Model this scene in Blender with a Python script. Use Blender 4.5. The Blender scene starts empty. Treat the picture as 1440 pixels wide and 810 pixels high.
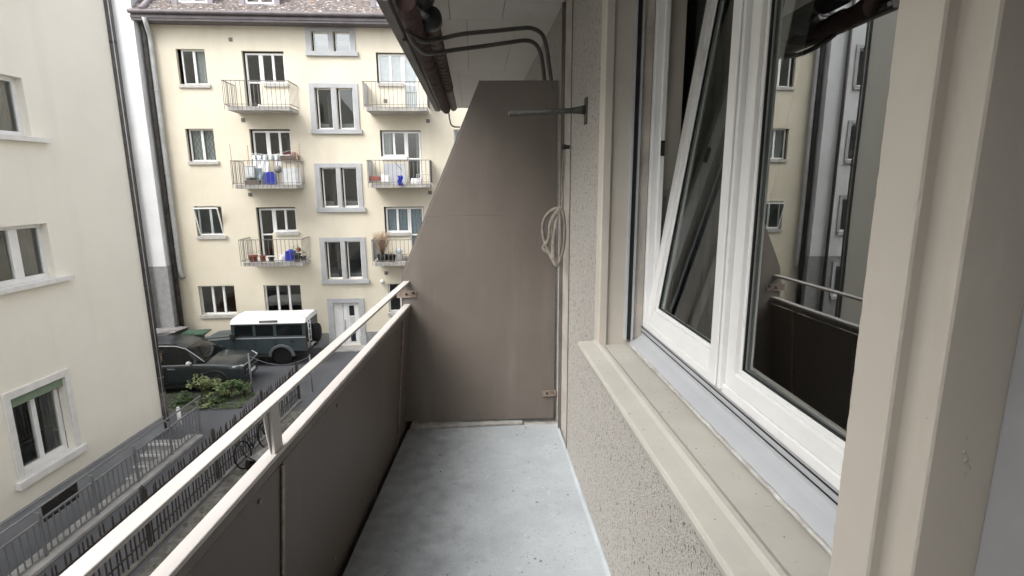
import bpy, bmesh, math, random
from mathutils import Vector, Matrix
R = math.radians
S = bpy.context.scene
C = S.collection
rnd = random.Random(7)

# ------------------------------------------------------------------ materials
def mat(name, col, rough=0.8, col2=None, nscale=3.0, ndet=6, contrast=(0.35, 0.65), bump=0.0, bscale=60.0, bdist=0.01,
        metal=0.0, specks=None, streak=None, coat=0.0, spec=0.5):
    m = bpy.data.materials.new(name); m.use_nodes = True
    nt = m.node_tree; nt.nodes.clear(); N = nt.nodes.new; L = nt.links.new
    out = N('ShaderNodeOutputMaterial'); p = N('ShaderNodeBsdfPrincipled'); L(p.outputs[0], out.inputs[0])
    p.inputs['Roughness'].default_value = rough; p.inputs['Metallic'].default_value = metal
    p.inputs['Coat Weight'].default_value = coat; p.inputs['Specular IOR Level'].default_value = spec
    tc = N('ShaderNodeTexCoord'); co = tc.outputs['Object']
    def noise(scale, det=6, vec=None, rough_=0.6):
        n = N('ShaderNodeTexNoise'); n.inputs['Scale'].default_value = scale; n.inputs['Detail'].default_value = det
        n.inputs['Roughness'].default_value = rough_; L(vec or co, n.inputs['Vector']); return n.outputs['Fac']
    def ramp(f, a, b, ca=(0, 0, 0, 1), cb=(1, 1, 1, 1)):
        r = N('ShaderNodeValToRGB'); r.color_ramp.elements[0].position = a; r.color_ramp.elements[1].position = b
        r.color_ramp.elements[0].color = ca; r.color_ramp.elements[1].color = cb; L(f, r.inputs[0]); return r.outputs[0]
    def mix(f, a, b):
        x = N('ShaderNodeMix'); x.data_type = 'RGBA'
        if isinstance(f, float): x.inputs[0].default_value = f
        else: L(f, x.inputs[0])
        for i, v in ((6, a), (7, b)):
            if isinstance(v, tuple): x.inputs[i].default_value = (*v[:3], 1)
            else: L(v, x.inputs[i])
        return x.outputs[2]
    c = tuple(col)
    if col2: c = mix(ramp(noise(nscale, ndet), *contrast), tuple(col), tuple(col2))
    if streak:   # (colour, x-scale, z-scale, lo, hi) weather runs stretched along z
        mp = N('ShaderNodeMapping'); mp.inputs['Scale'].default_value = (streak[1], streak[1], streak[2]); L(co, mp.inputs[0])
        c = mix(ramp(noise(1.0, 5, mp.outputs[0]), streak[3], streak[4]), c, tuple(streak[0]))
    if specks:   # list of (colour, scale, lo, hi, stretch)
        for sc_, s_, lo, hi, st in specks:
            mp = N('ShaderNodeMapping'); mp.inputs['Scale'].default_value = (1, 1, st); L(co, mp.inputs[0])
            c = mix(ramp(noise(s_, 3, mp.outputs[0]), lo, hi), c, tuple(sc_))
    if isinstance(c, tuple): p.inputs['Base Color'].default_value = (*c[:3], 1)
    else: L(c, p.inputs['Base Color'])
    if bump:
        b = N('ShaderNodeBump'); b.inputs['Strength'].default_value = bump; b.inputs['Distance'].default_value = bdist
        L(noise(bscale, 5), b.inputs['Height']); L(b.outputs[0], p.inputs['Normal'])
    return m

def glass_mat(name, r0=0.14, power=3.0, tint=(0.8, 0.85, 0.84)):
    m = bpy.data.materials.new(name); m.use_nodes = True
    nt = m.node_tree; nt.nodes.clear(); N = nt.nodes.new; L = nt.links.new
    out = N('ShaderNodeOutputMaterial'); mx = N('ShaderNodeMixShader'); L(mx.outputs[0], out.inputs[0])
    tr = N('ShaderNodeBsdfTransparent'); tr.inputs[0].default_value = (*tint, 1)
    gl = N('ShaderNodeBsdfGlossy'); gl.inputs['Roughness'].default_value = 0.0; gl.inputs[0].default_value = (0.95, 0.97, 0.96, 1)
    lw = N('ShaderNodeLayerWeight'); lw.inputs[0].default_value = 0.5
    pw = N('ShaderNodeMath'); pw.operation = 'POWER'; L(lw.outputs['Facing'], pw.inputs[0]); pw.inputs[1].default_value = power
    ma = N('ShaderNodeMath'); ma.operation = 'MULTIPLY_ADD'; L(pw.outputs[0], ma.inputs[0]); ma.inputs[1].default_value = 1 - r0; ma.inputs[2].default_value = r0
    tc = N('ShaderNodeTexCoord'); n = N('ShaderNodeTexNoise'); n.inputs['Scale'].default_value = 1.1; n.inputs['Detail'].default_value = 2
    L(tc.outputs['Object'], n.inputs['Vector'])
    b = N('ShaderNodeBump'); b.inputs['Strength'].default_value = 0.05; b.inputs['Distance'].default_value = 0.02
    L(n.outputs['Fac'], b.inputs['Height']); L(b.outputs[0], gl.inputs['Normal'])
    L(ma.outputs[0], mx.inputs[0]); L(tr.outputs[0], mx.inputs[1]); L(gl.outputs[0], mx.inputs[2])
    return m

M = {}
M['yellow'] = mat('yellow_render', (0.68, 0.63, 0.515), 0.9, (0.615, 0.565, 0.45), 0.7, 8, bump=0.15, bscale=80, bdist=.01,
                  streak=((0.575, 0.52, 0.41), 1.7, 0.22, 0.56, 0.92))
M['left'] = mat('left_render', (0.86, 0.825, 0.73), 0.9, (0.82, 0.785, 0.69), 0.6, 8, bump=0.2, bscale=120, bdist=.006,
                streak=((0.75, 0.73, 0.645), 1.3, 0.15, 0.55, 0.9))
M['plinth'] = mat('grey_plinth', (0.36, 0.37, 0.385), 0.85, (0.31, 0.32, 0.34), 1.3, 6, bump=0.2, bscale=80)
M['white_wall'] = mat('white_render', (0.68, 0.69, 0.70), 0.9, (0.58, 0.59, 0.60), 0.6, 6, streak=((0.5, 0.5, 0.5), 2.2, 0.15, 0.58, 0.8), bump=.1)
M['rough_grey'] = mat('rough_grey_render', (0.30, 0.30, 0.30), 0.95, (0.22, 0.22, 0.22), 5, 8, bump=0.6, bscale=25, bdist=.03)
M['stone_grey'] = mat('grey_stone', (0.43, 0.44, 0.445), 0.85, (0.37, 0.375, 0.385), 2, 6, bump=.15)
M['conc'] = mat('concrete', (0.42, 0.41, 0.39), 0.9, (0.28, 0.27, 0.26), 2.5, 8, bump=.4, bscale=40)
M['conc_slab'] = mat('weathered_slab', (0.52, 0.50, 0.46), 0.9, (0.30, 0.29, 0.28), 3.0, 8, contrast=(.4, .7), bump=.3, bscale=40)
M['asphalt'] = mat('asphalt', (0.105, 0.107, 0.115), 0.85, (0.075, 0.077, 0.083), 0.5, 8, bump=.5, bscale=120, bdist=.01,
                   specks=[((0.2, 0.2, 0.2), 45, .66, .74, 1)])
M['soil_conc'] = mat('mossy_concrete', (0.23, 0.22, 0.205), 0.95, (0.13, 0.125, 0.11), 3, 8, bump=.6, bscale=40)
M['soil'] = mat('soil', (0.10, 0.092, 0.08), 1, (0.20, 0.19, 0.175), 4, 8, bump=1, bscale=25, bdist=.04, specks=[((0.07, 0.08, 0.045), 5, .58, .68, 1)])
M['white'] = mat('white_frame', (0.80, 0.80, 0.79), 0.4, (0.76, 0.76, 0.75), 4, 3)
M['upvc'] = mat('white_profile', (0.78, 0.785, 0.78), 0.3, (0.74, 0.745, 0.74), 6, 4, specks=[((0.55, 0.54, 0.52), 14, .66, .8, .4)])
M['sill_white'] = mat('pale_sill', (0.78, 0.77, 0.74), 0.6, (0.68, 0.67, 0.64), 5, 5)
M['sill_grey'] = mat('grey_sill', (0.47, 0.46, 0.43), 0.8, (0.37, 0.36, 0.34), 6, 5)
M['iron'] = mat('dark_iron', (0.028, 0.026, 0.026), 0.6, (0.055, 0.045, 0.04), 12, 5)
M['rail_grey'] = mat('grey_metal', (0.20, 0.205, 0.215), 0.5, (0.26, 0.265, 0.27), 9, 4, metal=.3)
M['rail_thin'] = mat('thin_rail', (0.16, 0.15, 0.14), 0.6)
M['zinc'] = mat('zinc', (0.52, 0.53, 0.53), 0.55, (0.40, 0.41, 0.41), 3, 5, metal=.3)
M['brown_pipe'] = mat('brown_pipe', (0.045, 0.040, 0.036), 0.6, (0.10, 0.09, 0.08), 4, 6)
M['eave'] = mat('dark_eave', (0.095, 0.08, 0.085), 0.6, (0.13, 0.115, 0.12), 3, 5)
M['tile'] = mat('roof_tile', (0.095, 0.082, 0.078), 0.9, (0.19, 0.155, 0.14), 6, 6, contrast=(.42, .66), bump=.6, bscale=40, bdist=.02,
                specks=[((0.50, 0.47, 0.44), 7, .58, .66, 2.5), ((0.38, 0.19, 0.11), 4, .64, .74, 2)])
M['dormer'] = mat('dormer_metal', (0.20, 0.18, 0.20), 0.6, (0.25, 0.23, 0.25), 5, 4)
M['room'] = mat('dark_room', (0.17, 0.165, 0.16), 0.9, (0.22, 0.21, 0.20), 1, 3)
M['room_orange_lit'] = mat('orange_lit_room', (0.42, 0.20, 0.08), 0.9, (0.25, 0.13, 0.07), 1, 3)  # orange interior light put into the back wall colour
M['curtain'] = mat('pale_curtain', (0.62, 0.64, 0.64), 0.9, (0.50, 0.52, 0.52), 5, 4)
M['curtain_blue'] = mat('blue_grey_curtain', (0.36, 0.43, 0.48), 0.9, (0.5, 0.56, 0.6), 14, 4)
M['curtain_dark'] = mat('dark_curtain', (0.20, 0.19, 0.18), 0.9, (0.15, 0.145, 0.138), 5, 4)
M['zigzag'] = mat('curtain_stripe', (0.10, 0.11, 0.12), 0.9)
M['green'] = mat('green_blind', (0.20, 0.27, 0.19), 0.6, (0.17, 0.235, 0.165), 5, 4)
M['glass'] = glass_mat('window_glass', 0.10, 4.0)
M['glass_own'] = glass_mat('near_window_glass', 0.17, 2.6, (0.58, 0.62, 0.60))
M['glass_tilt'] = glass_mat('tilted_window_glass', 0.055, 4.0, (0.62, 0.66, 0.64))
M['glass_sky'] = glass_mat('pale_window_glass', 0.26, 3.0)
M['door_glass'] = mat('dark_door_glass', (0.02, 0.025, 0.03), 0.08)
# near balcony
M['stucco'] = mat('pitted_stucco', (0.63, 0.60, 0.55), 0.95, (0.47, 0.445, 0.405), 90, 10, contrast=(.38, .66), bump=1.0, bscale=150, bdist=.02,
                  streak=((0.54, 0.51, 0.46), 4, 3, .5, .8),
                  specks=[((0.68, 0.64, 0.58), 70, .60, .70, .7), ((0.14, 0.12, 0.105), 100, .61, .65, .6), ((0.16, 0.135, 0.115), 140, .60, .65, .7), ((0.20, 0.17, 0.145), 260, .63, .68, .8)])
M['stone'] = mat('painted_stone', (0.485, 0.45, 0.395), 0.75, (0.445, 0.41, 0.36), 3, 6, bump=0.22, bscale=45, bdist=.003,
                 specks=[((0.42, 0.38, 0.33), 14, .66, .82, .5), ((0.62, 0.58, 0.52), 9, .62, .82, .4)])
M['sill_stone'] = mat('painted_sill', (0.44, 0.425, 0.38), 0.7, (0.375, 0.36, 0.32), 4, 7, bump=0.3, bscale=30, bdist=.004,
                      specks=[((0.24, 0.21, 0.17), 38, .69, .75, 1), ((0.62, 0.6, 0.55), 70, .72, .76, 1)])
M['joint'] = mat('wall_joint', (0.50, 0.465, 0.415), 0.9, (0.36, 0.33, 0.295), 6, 6, bump=.4, bscale=60)
M['screen'] = mat('brown_panel', (0.152, 0.130, 0.110), 0.42, (0.130, 0.111, 0.094), 2.2, 9, bump=.06, bscale=14, streak=((0.180, 0.158, 0.137), 7, .7, .52, .85),
                  specks=[((0.22, 0.19, 0.165), 9, .74, .82, .3)])
M['panel'] = mat('dark_brown_panel', (0.100, 0.081, 0.069), 0.5, (0.086, 0.069, 0.059), 1.5, 5, bump=.04, bscale=30,
                 streak=((0.13, 0.108, 0.092), 3, .6, .60, .9))
M['rail_beige'] = mat('beige_rail', (0.50, 0.47, 0.445), 0.5, (0.44, 0.415, 0.39), 2.2, 6, bump=.08, bscale=40,
                      specks=[((0.42, 0.38, 0.34), 6, .68, .80, 1), ((0.3, 0.27, 0.24), 90, .74, .78, 1)])
M['rail_under'] = mat('brown_rail', (0.15, 0.13, 0.115), 0.6, (0.11, 0.095, 0.085), 6, 4)
M['floor'] = mat('painted_floor', (0.37, 0.398, 0.413), 0.6, (0.29, 0.315, 0.33), 3.6, 12, contrast=(.36, .70), bump=.5, bscale=70, bdist=.004,
                 streak=((0.31, 0.335, 0.355), 6.0, 6.0, .52, .85),
                 specks=[((0.45, 0.48, 0.49), 16, .60, .85, 1), ((0.25, 0.27, 0.28), 30, .60, .78, 1), ((0.13, 0.145, 0.15), 95, .645, .69, 1), ((0.06, 0.06, 0.055), 42, .735, .755, 1)])
_nt = M['floor'].node_tree; _p = [n for n in _nt.nodes if n.type == 'BSDF_PRINCIPLED'][0]   # noise-broken darkening towards the outer edge
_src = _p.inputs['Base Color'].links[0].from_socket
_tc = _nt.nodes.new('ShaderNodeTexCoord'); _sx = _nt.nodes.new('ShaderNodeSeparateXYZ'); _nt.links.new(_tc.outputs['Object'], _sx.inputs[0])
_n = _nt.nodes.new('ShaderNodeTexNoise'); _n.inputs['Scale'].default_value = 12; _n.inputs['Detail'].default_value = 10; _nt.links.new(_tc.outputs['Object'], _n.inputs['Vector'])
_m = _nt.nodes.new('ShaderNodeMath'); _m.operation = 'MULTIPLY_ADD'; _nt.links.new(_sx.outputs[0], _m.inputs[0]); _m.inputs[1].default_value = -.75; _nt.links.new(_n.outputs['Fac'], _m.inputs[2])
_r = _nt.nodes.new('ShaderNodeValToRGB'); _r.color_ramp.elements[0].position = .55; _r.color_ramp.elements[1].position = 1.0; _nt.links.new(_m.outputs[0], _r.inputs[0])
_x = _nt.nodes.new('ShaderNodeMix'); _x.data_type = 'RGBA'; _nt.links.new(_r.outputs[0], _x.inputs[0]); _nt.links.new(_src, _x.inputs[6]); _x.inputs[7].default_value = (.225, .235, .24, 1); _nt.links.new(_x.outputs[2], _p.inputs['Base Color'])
M['floor_edge'] = mat('painted_cove', (0.40, 0.435, 0.45), 0.6, (0.32, 0.35, 0.365), 5, 6)
M['gutter'] = mat('dirty_gutter', (0.014, 0.013, 0.012), 1, (0.022, 0.02, 0.018), 8, 6, spec=0)
M['kerb_pale'] = mat('pale_mortar', (0.40, 0.39, 0.36), 0.9, (0.25, 0.24, 0.22), 12, 8, bump=.5)
M['soffit'] = mat('soffit_board', (0.66, 0.645, 0.61), 0.8, (0.60, 0.585, 0.55), 1.5, 6,
                  specks=[((0.25, 0.23, 0.21), 7, .72, .8, 1)])
M['awn_metal'] = mat('awning_metal', (0.135, 0.115, 0.105), 0.5, (0.10, 0.085, 0.078), 5, 5, metal=.2)
M['awn_black'] = mat('black_plastic', (0.015, 0.015, 0.016), 0.5)
M['awn_cloth'] = mat('maroon_cloth', (0.075, 0.038, 0.034), 0.9, (0.045, 0.028, 0.025), 14, 4, specks=[((0.30, 0.26, 0.22), 70, .70, .74, .1)])
M['awn_roll'] = mat('brown_roll', (0.13, 0.095, 0.075), 0.7, (0.075, 0.055, 0.045), 18, 5)
M['arm'] = mat('grey_arm', (0.12, 0.115, 0.105), 0.45, (0.09, 0.085, 0.08), 8, 4, metal=.3)
M['alu'] = mat('aluminium', (0.43, 0.445, 0.465), 0.42, (0.385, 0.40, 0.42), 3, 5)
M['door_grey'] = mat('grey_door_frame', (0.27, 0.275, 0.285), 0.45, (0.23, 0.235, 0.24), 5, 6)
M['silver'] = mat('silver_strip', (0.66, 0.65, 0.63), 0.4, (0.45, 0.43, 0.40), 20, 6, metal=.4, bump=.5, bscale=50)
M['guide'] = mat('black_guide', (0.012, 0.012, 0.012), 0.6)
M['rope'] = mat('pale_rope', (0.33, 0.30, 0.255), 0.9, (0.22, 0.20, 0.17), 40, 3)
M['bracket'] = mat('oxidised_metal', (0.04, 0.042, 0.038), 0.6, (0.08, 0.085, 0.075), 40, 5, metal=.3)
M['steel'] = mat('worn_steel', (0.33, 0.28, 0.24), 0.5, (0.18, 0.13, 0.10), 30, 5, metal=.4)
# vehicles and objects
M['car_grey'] = mat('green_grey_paint', (0.052, 0.068, 0.072), 0.30, (0.046, 0.060, 0.064), 3, 3, coat=.4)
M['arch_grey'] = mat('arch_plastic', (0.10, 0.105, 0.11), 0.5)
M['car_dark'] = mat('dark_paint', (0.022, 0.029, 0.032), 0.33, (0.025, 0.033, 0.036), 3, 3, coat=.35)
M['car_white'] = mat('white_roof_paint', (0.82, 0.82, 0.81), 0.35)
M['car_glass'] = mat('car_glass', (0.010, 0.012, 0.013), 0.08, spec=.35)
M['car_glass2'] = mat('alpine_glass', (0.10, 0.10, 0.095), 0.1)
M['tyre'] = mat('tyre', (0.010, 0.010, 0.010), 0.9, (0.017, 0.017, 0.016), 12, 4, spec=.2)
M['rim'] = mat('dark_rim', (0.03, 0.03, 0.032), 0.4, metal=.4)
M['chrome'] = mat('chrome', (0.62, 0.63, 0.64), 0.25, metal=.6)
M['lamp'] = mat('headlight', (0.65, 0.68, 0.7), 0.15)
M['black'] = mat('black_rubber', (0.015, 0.015, 0.015), 0.6)
M['red'] = mat('terracotta', (0.33, 0.085, 0.06), 0.7, (0.24, 0.07, 0.05), 8, 4)
M['pink'] = mat('pink_cloth', (0.6, 0.06, 0.15), 0.8)
M['blue'] = mat('blue_plastic', (0.015, 0.03, 0.42), 0.4, (0.02, 0.04, 0.30), 14, 3)
M['cloth'] = mat('white_cloth', (0.80, 0.80, 0.82), 0.9)
M['cloth_grey'] = mat('slate_cloth', (0.13, 0.17, 0.20), 0.9, (0.20, 0.25, 0.28), 6, 4)
M['wood'] = mat('weathered_wood', (0.16, 0.12, 0.09), 0.9, (0.10, 0.08, 0.065), 9, 5)
M['bamboo'] = mat('bamboo', (0.36, 0.28, 0.19), 0.8)
M['dry'] = mat('dry_grass', (0.36, 0.25, 0.15), 0.95, (0.26, 0.17, 0.10), 7, 4)
M['leaf'] = mat('leaf', (0.13, 0.20, 0.065), 0.7, (0.08, 0.13, 0.045), 3, 5)
M['leaf2'] = mat('pale_leaf', (0.30, 0.34, 0.16), 0.7, (0.19, 0.24, 0.09), 3, 5)
M['leaf3'] = mat('dark_leaf', (0.045, 0.085, 0.03), 0.7, (0.07, 0.11, 0.04), 3, 5)
M['stem'] = mat('stem', (0.10, 0.07, 0.04), 0.9)
M['bin_green'] = mat('green_plastic', (0.03, 0.075, 0.045), 0.5, (0.05, 0.10, 0.07), 6, 4)
M['bin_dark'] = mat('dark_board', (0.045, 0.047, 0.05), 0.7, (0.07, 0.07, 0.075), 4, 5)
M['board'] = mat('weathered_board', (0.11, 0.108, 0.106), 0.8, (0.24, 0.23, 0.225), 5, 6, bump=.4)
M['ball'] = mat('white_plastic', (0.8, 0.8, 0.78), 0.4)

# ------------------------------------------------------------------ mesh builder
class MB:
    def __init__(s): s.v = []; s.f = []; s.m = []; s.s = []
    def add(s, vs, fs, m=0, smooth=False):
        o = len(s.v); s.v += [tuple(v) for v in vs]
        for f in fs: s.f.append([o + i for i in f]); s.m.append(m); s.s.append(smooth)
        return s
    def box(s, x0, x1, y0, y1, z0, z1, m=0):
        x0, x1 = min(x0, x1), max(x0, x1); y0, y1 = min(y0, y1), max(y0, y1); z0, z1 = min(z0, z1), max(z0, z1)
        return s.add([(x0,y0,z0),(x1,y0,z0),(x1,y1,z0),(x0,y1,z0),(x0,y0,z1),(x1,y0,z1),(x1,y1,z1),(x0,y1,z1)],
                     [(0,3,2,1),(4,5,6,7),(0,1,5,4),(1,2,6,5),(2,3,7,6),(3,0,4,7)], m)
    def quad(s, a, b, c, d, m=0): return s.add([a, b, c, d], [(0,1,2,3)], m)
    def bar(s, a, b, w, h, m=0, up=(0,0,1)):
        a = Vector(a); b = Vector(b); d = (b-a).normalized(); u = Vector(up)
        if abs(d.dot(u)) > .98: u = Vector((1,0,0))
        sd = d.cross(u).normalized(); u = sd.cross(d).normalized()
        vs = [p + sd*sx*w/2 + u*sz*h/2 for p in (a, b) for sx, sz in ((-1,-1),(1,-1),(1,1),(-1,1))]
        return s.add(vs, [(0,1,2,3),(7,6,5,4),(0,4,5,1),(1,5,6,2),(2,6,7,3),(3,7,4,0)], m)
    def tube(s, pts, r, n=8, m=0, caps=True, smooth=True):
        pts = [Vector(p) for p in pts]; rs = r if isinstance(r, (list, tuple)) else [r]*len(pts)
        o = len(s.v); prev = None
        for i, p in enumerate(pts):
            d = (pts[min(i+1, len(pts)-1)] - pts[max(i-1, 0)]).normalized()
            if prev is None:
                u = Vector((0,0,1)) if abs(d.z) < .9 else Vector((1,0,0))
            else: u = prev
            sd = d.cross(u).normalized(); u = sd.cross(d).normalized(); prev = u
            for k in range(n):
                a = 2*math.pi*k/n; s.v.append(tuple(p + (sd*math.cos(a) + u*math.sin(a))*rs[i]))
        for i in range(len(pts)-1):
            for k in range(n):
                s.f.append([o+i*n+k, o+i*n+(k+1)%n, o+(i+1)*n+(k+1)%n, o+(i+1)*n+k]); s.m.append(m); s.s.append(smooth)
        if caps:
            s.f.append([o+k for k in range(n)][::-1]); s.m.append(m); s.s.append(False)
            s.f.append([o+(len(pts)-1)*n+k for k in range(n)]); s.m.append(m); s.s.append(False)
        return s
    def prism(s, poly, a, b, axis='z', m=0):
        def P(p, t):
            return (p[0], p[1], t) if axis == 'z' else ((p[0], t, p[1]) if axis == 'y' else (t, p[0], p[1]))
        n = len(poly); vs = [P(p, a) for p in poly] + [P(p, b) for p in poly]
        return s.add(vs, [tuple(range(n))[::-1], tuple(range(n, 2*n))] + [(i, (i+1)%n, n+(i+1)%n, n+i) for i in range(n)], m)
    def lathe(s, prof, c=(0,0,0), n=16, axis='z', m=0, smooth=True):
        o = len(s.v)
        for r, h in prof:
            for k in range(n):
                a = 2*math.pi*k/n; x, y = r*math.cos(a), r*math.sin(a)
                v = (x, y, h) if axis == 'z' else ((x, h, y) if axis == 'y' else (h, x, y))
                s.v.append((v[0]+c[0], v[1]+c[1], v[2]+c[2]))
        for i in range(len(prof)-1):
            for k in range(n):
                s.f.append([o+i*n+k, o+i*n+(k+1)%n, o+(i+1)*n+(k+1)%n, o+(i+1)*n+k]); s.m.append(m); s.s.append(smooth)
        for i in (0, len(prof)-1):
            if prof[i][0] > 1e-4: s.f.append([o+i*n+k for k in range(n)]); s.m.append(m); s.s.append(False)
        return s
    def build(s, name, mats, parent=None, bevel=0, recalc=True, seg=2):
        me = bpy.data.meshes.new(name); me.from_pydata(s.v, [], s.f)
        for k in (mats if isinstance(mats, (list, tuple)) else [mats]): me.materials.append(M[k])
        for p, mi, sm in zip(me.polygons, s.m, s.s): p.material_index = mi; p.use_smooth = sm
        if recalc:
            b = bmesh.new(); b.from_mesh(me); bmesh.ops.recalc_face_normals(b, faces=b.faces); b.to_mesh(me); b.free()
        me.update()
        o = bpy.data.objects.new(name, me); C.objects.link(o)
        if parent: o.parent = parent
        if bevel:
            md = o.modifiers.new('bevel', 'BEVEL'); md.width = bevel; md.segments = seg; md.limit_method = 'ANGLE'; md.angle_limit = R(40)
        return o

def thing(name, label, cat, loc=(0,0,0), rz=0, group=None):
    o = bpy.data.objects.new(name, None); C.objects.link(o); o.location = loc; o.rotation_euler = (0,0,rz)
    o['label'] = label; o['category'] = cat; o.empty_display_size = .1
    if group: o['group'] = group
    return o
def tag(o, label, cat, group=None):
    o['label'] = label; o['category'] = cat
    if group: o['group'] = group
    return o
def place(o, loc, rz=0): o.location = loc; o.rotation_euler = (0,0,rz); return o
def structure(o): o['kind'] = 'structure'; return o
def arc(c, r, a0, a1, n, f):  # points via f(cos, sin)
    return [f(c, r*math.cos(R(a0+(a1-a0)*i/n)), r*math.sin(R(a0+(a1-a0)*i/n))) for i in range(n+1)]

G = -5.1
# ------------------------------------------------------------------ camera
cam = bpy.data.cameras.new('camera'); co = bpy.data.objects.new('camera', cam); C.objects.link(co)
f_px = 752.2; cam.sensor_width = 36; cam.lens = f_px/1440*36; cam.clip_start = .02; cam.clip_end = 1000
rt = Vector((0.99746616, -0.07083326, -0.00662654)); up = Vector((0.02020119, 0.19269242, 0.98105124)); fw = Vector((0.06821418, 0.97869928, -0.19363508))
mw = Matrix((rt, up, -fw)).transposed().to_4x4(); mw.translation = Vector((0, 0, 1.6)); co.matrix_world = mw
S.camera = co

# ------------------------------------------------------------------ sky, sun
w = bpy.data.worlds.new('World'); S.world = w; w.use_nodes = True; nt = w.node_tree
sky = nt.nodes.new('ShaderNodeTexSky'); sky.sky_type = 'NISHITA'; sky.sun_disc = False
SUN_EL, SUN_AZ = 50, 232       # azimuth clockwise from +Y
sky.sun_elevation = R(SUN_EL); sky.sun_rotation = R(SUN_AZ); sky.air_density = 1; sky.dust_density = 4; sky.ozone_density = 1
hs = nt.nodes.new('ShaderNodeHueSaturation'); hs.inputs['Saturation'].default_value = .22
nt.links.new(sky.outputs[0], hs.inputs['Color'])
bg = nt.nodes['Background']; bg.inputs['Strength'].default_value = 0.15; nt.links.new(hs.outputs[0], bg.inputs[0])
sl = bpy.data.lights.new('sun', 'SUN'); sl.energy = .55; sl.angle = R(45); sl.color = (1, .975, .945)
so = bpy.data.objects.new('sun', sl); C.objects.link(so)
d = Vector((math.sin(R(SUN_AZ))*math.cos(R(SUN_EL)), math.cos(R(SUN_AZ))*math.cos(R(SUN_EL)), math.sin(R(SUN_EL))))
so.rotation_euler = d.to_track_quat('Z', 'Y').to_euler(); so.location = (0, 0, 30)
S.view_settings.view_transform = 'Standard'; S.view_settings.look = 'None'; S.view_settings.gamma = 1
S.view_settings.use_curve_mapping = False; S.view_settings.exposure = 1.68
S.cycles.max_bounces = 10; S.cycles.diffuse_bounces = 6; S.cycles.transparent_max_bounces = 24

# ------------------------------------------------------------------ ground
def lb(al, out=0.0, z=0.0):      # left-building coordinates -> world
    a = R(4.7); return (-8.70 + math.sin(a)*al + math.cos(a)*out, 14.49 + math.cos(a)*al - math.sin(a)*out, z)
b = MB()
hA = (-9.6, 13.98, G); hB = (-7.55, 13.86, G); hC = (-9.05, -9, G); hD = (-11.6, -9, G)   # sunken passage outline
B = 300
oA, oB, oC, oD = (-B, B, G), (B, B, G), (B, -B, G), (-B, -B, G)
b.quad(oD, hD, hA, oA); b.quad(oA, hA, hB, oB); b.quad(oB, hB, hC, oC); b.quad(oC, hC, hD, oD)
structure(b.build('ground', 'asphalt'))
b = MB(); b.quad((-12, -9, G-1.3), (-8.9, -9, G-1.3), (-7.4, 14, G-1.3), (-10, 14.2, G-1.3)); b.box(-12,-8.9,-9.3,-9,G-1.3,G-.01)
structure(b.build('passage_floor', 'asphalt'))
b = MB()
rr = Matrix.Rotation(R(-3.8), 4, 'Z')
def steploc(x, y, z): v = rr @ Vector((x, y, 0)); return (-7.70+v.x, 13.90+v.y, z)
for k in range(8):
    y1 = -.28*k; z1 = G - .003 - .163*(k)
    pts = [steploc(x, y, 0)[:2] for x, y in ((-1.45,y1-.28),(0,y1-.28),(0,y1-.0005),(-1.45,y1-.0005))]
    b.prism(pts, G-1.299, z1, 'z', 0)
    pts = [steploc(x, y, 0)[:2] for x, y in ((-1.44,y1-.285),(-.01,y1-.285),(-.01,y1-.245),(-1.44,y1-.245))]
    b.prism(pts, z1-.05, z1+.006, 'z', 1)
structure(b.build('steps', ['conc', 'sill_white'], bevel=.006))
b = MB()   # earth strip beside the iron fence
b.quad((-6.55+.35, 8-2, G+.01), (-4.9, 6, G+.01), (-4.2, 15.6, G+.01), (-5.58, 15.6, G+.01))
structure(b.build('earth_strip', 'soil'))
b = MB()
b.quad((-10.35, 15.6, G+.006), (-7.2, 15.9, G+.006), (-7.0, 17.15, G+.006), (-10.4, 17.25, G+.006))
structure(b.build('planting_bed', 'soil'))

# ------------------------------------------------------------------ windows and walls (local: x along wall, -y outward)
def wall_holes(b, x0, x1, z0, z1, holes, depth, m=0, back=None, bd=.25):
    xs = sorted({x0, x1, *[h[0] for h in holes], *[h[1] for h in holes]}); zs = sorted({z0, z1, *[h[2] for h in holes], *[h[3] for h in holes]})
    def ish(i, j):
        if i < 0 or j < 0 or i >= len(xs)-1 or j >= len(zs)-1: return None
        cx, cz = (xs[i]+xs[i+1])/2, (zs[j]+zs[j+1])/2
        return any(h[0] < cx < h[1] and h[2] < cz < h[3] for h in holes)
    for i in range(len(xs)-1):
        for j in range(len(zs)-1):
            a, c, e, g = xs[i], xs[i+1], zs[j], zs[j+1]
            if not ish(i, j):
                b.quad((a,0,e),(c,0,e),(c,0,g),(a,0,g), m)
            else:
                if ish(i-1, j) is False: b.quad((a,0,e),(a,0,g),(a,depth,g),(a,depth,e), m)
                if ish(i+1, j) is False: b.quad((c,0,e),(c,depth,e),(c,depth,g),(c,0,g), m)
                if ish(i, j-1) is False: b.quad((a,0,e),(a,depth,e),(c,depth,e),(c,0,e), m)
                if ish(i, j+1) is False: b.quad((a,0,g),(c,0,g),(c,depth,g),(a,depth,g), m)
    return b

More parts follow.
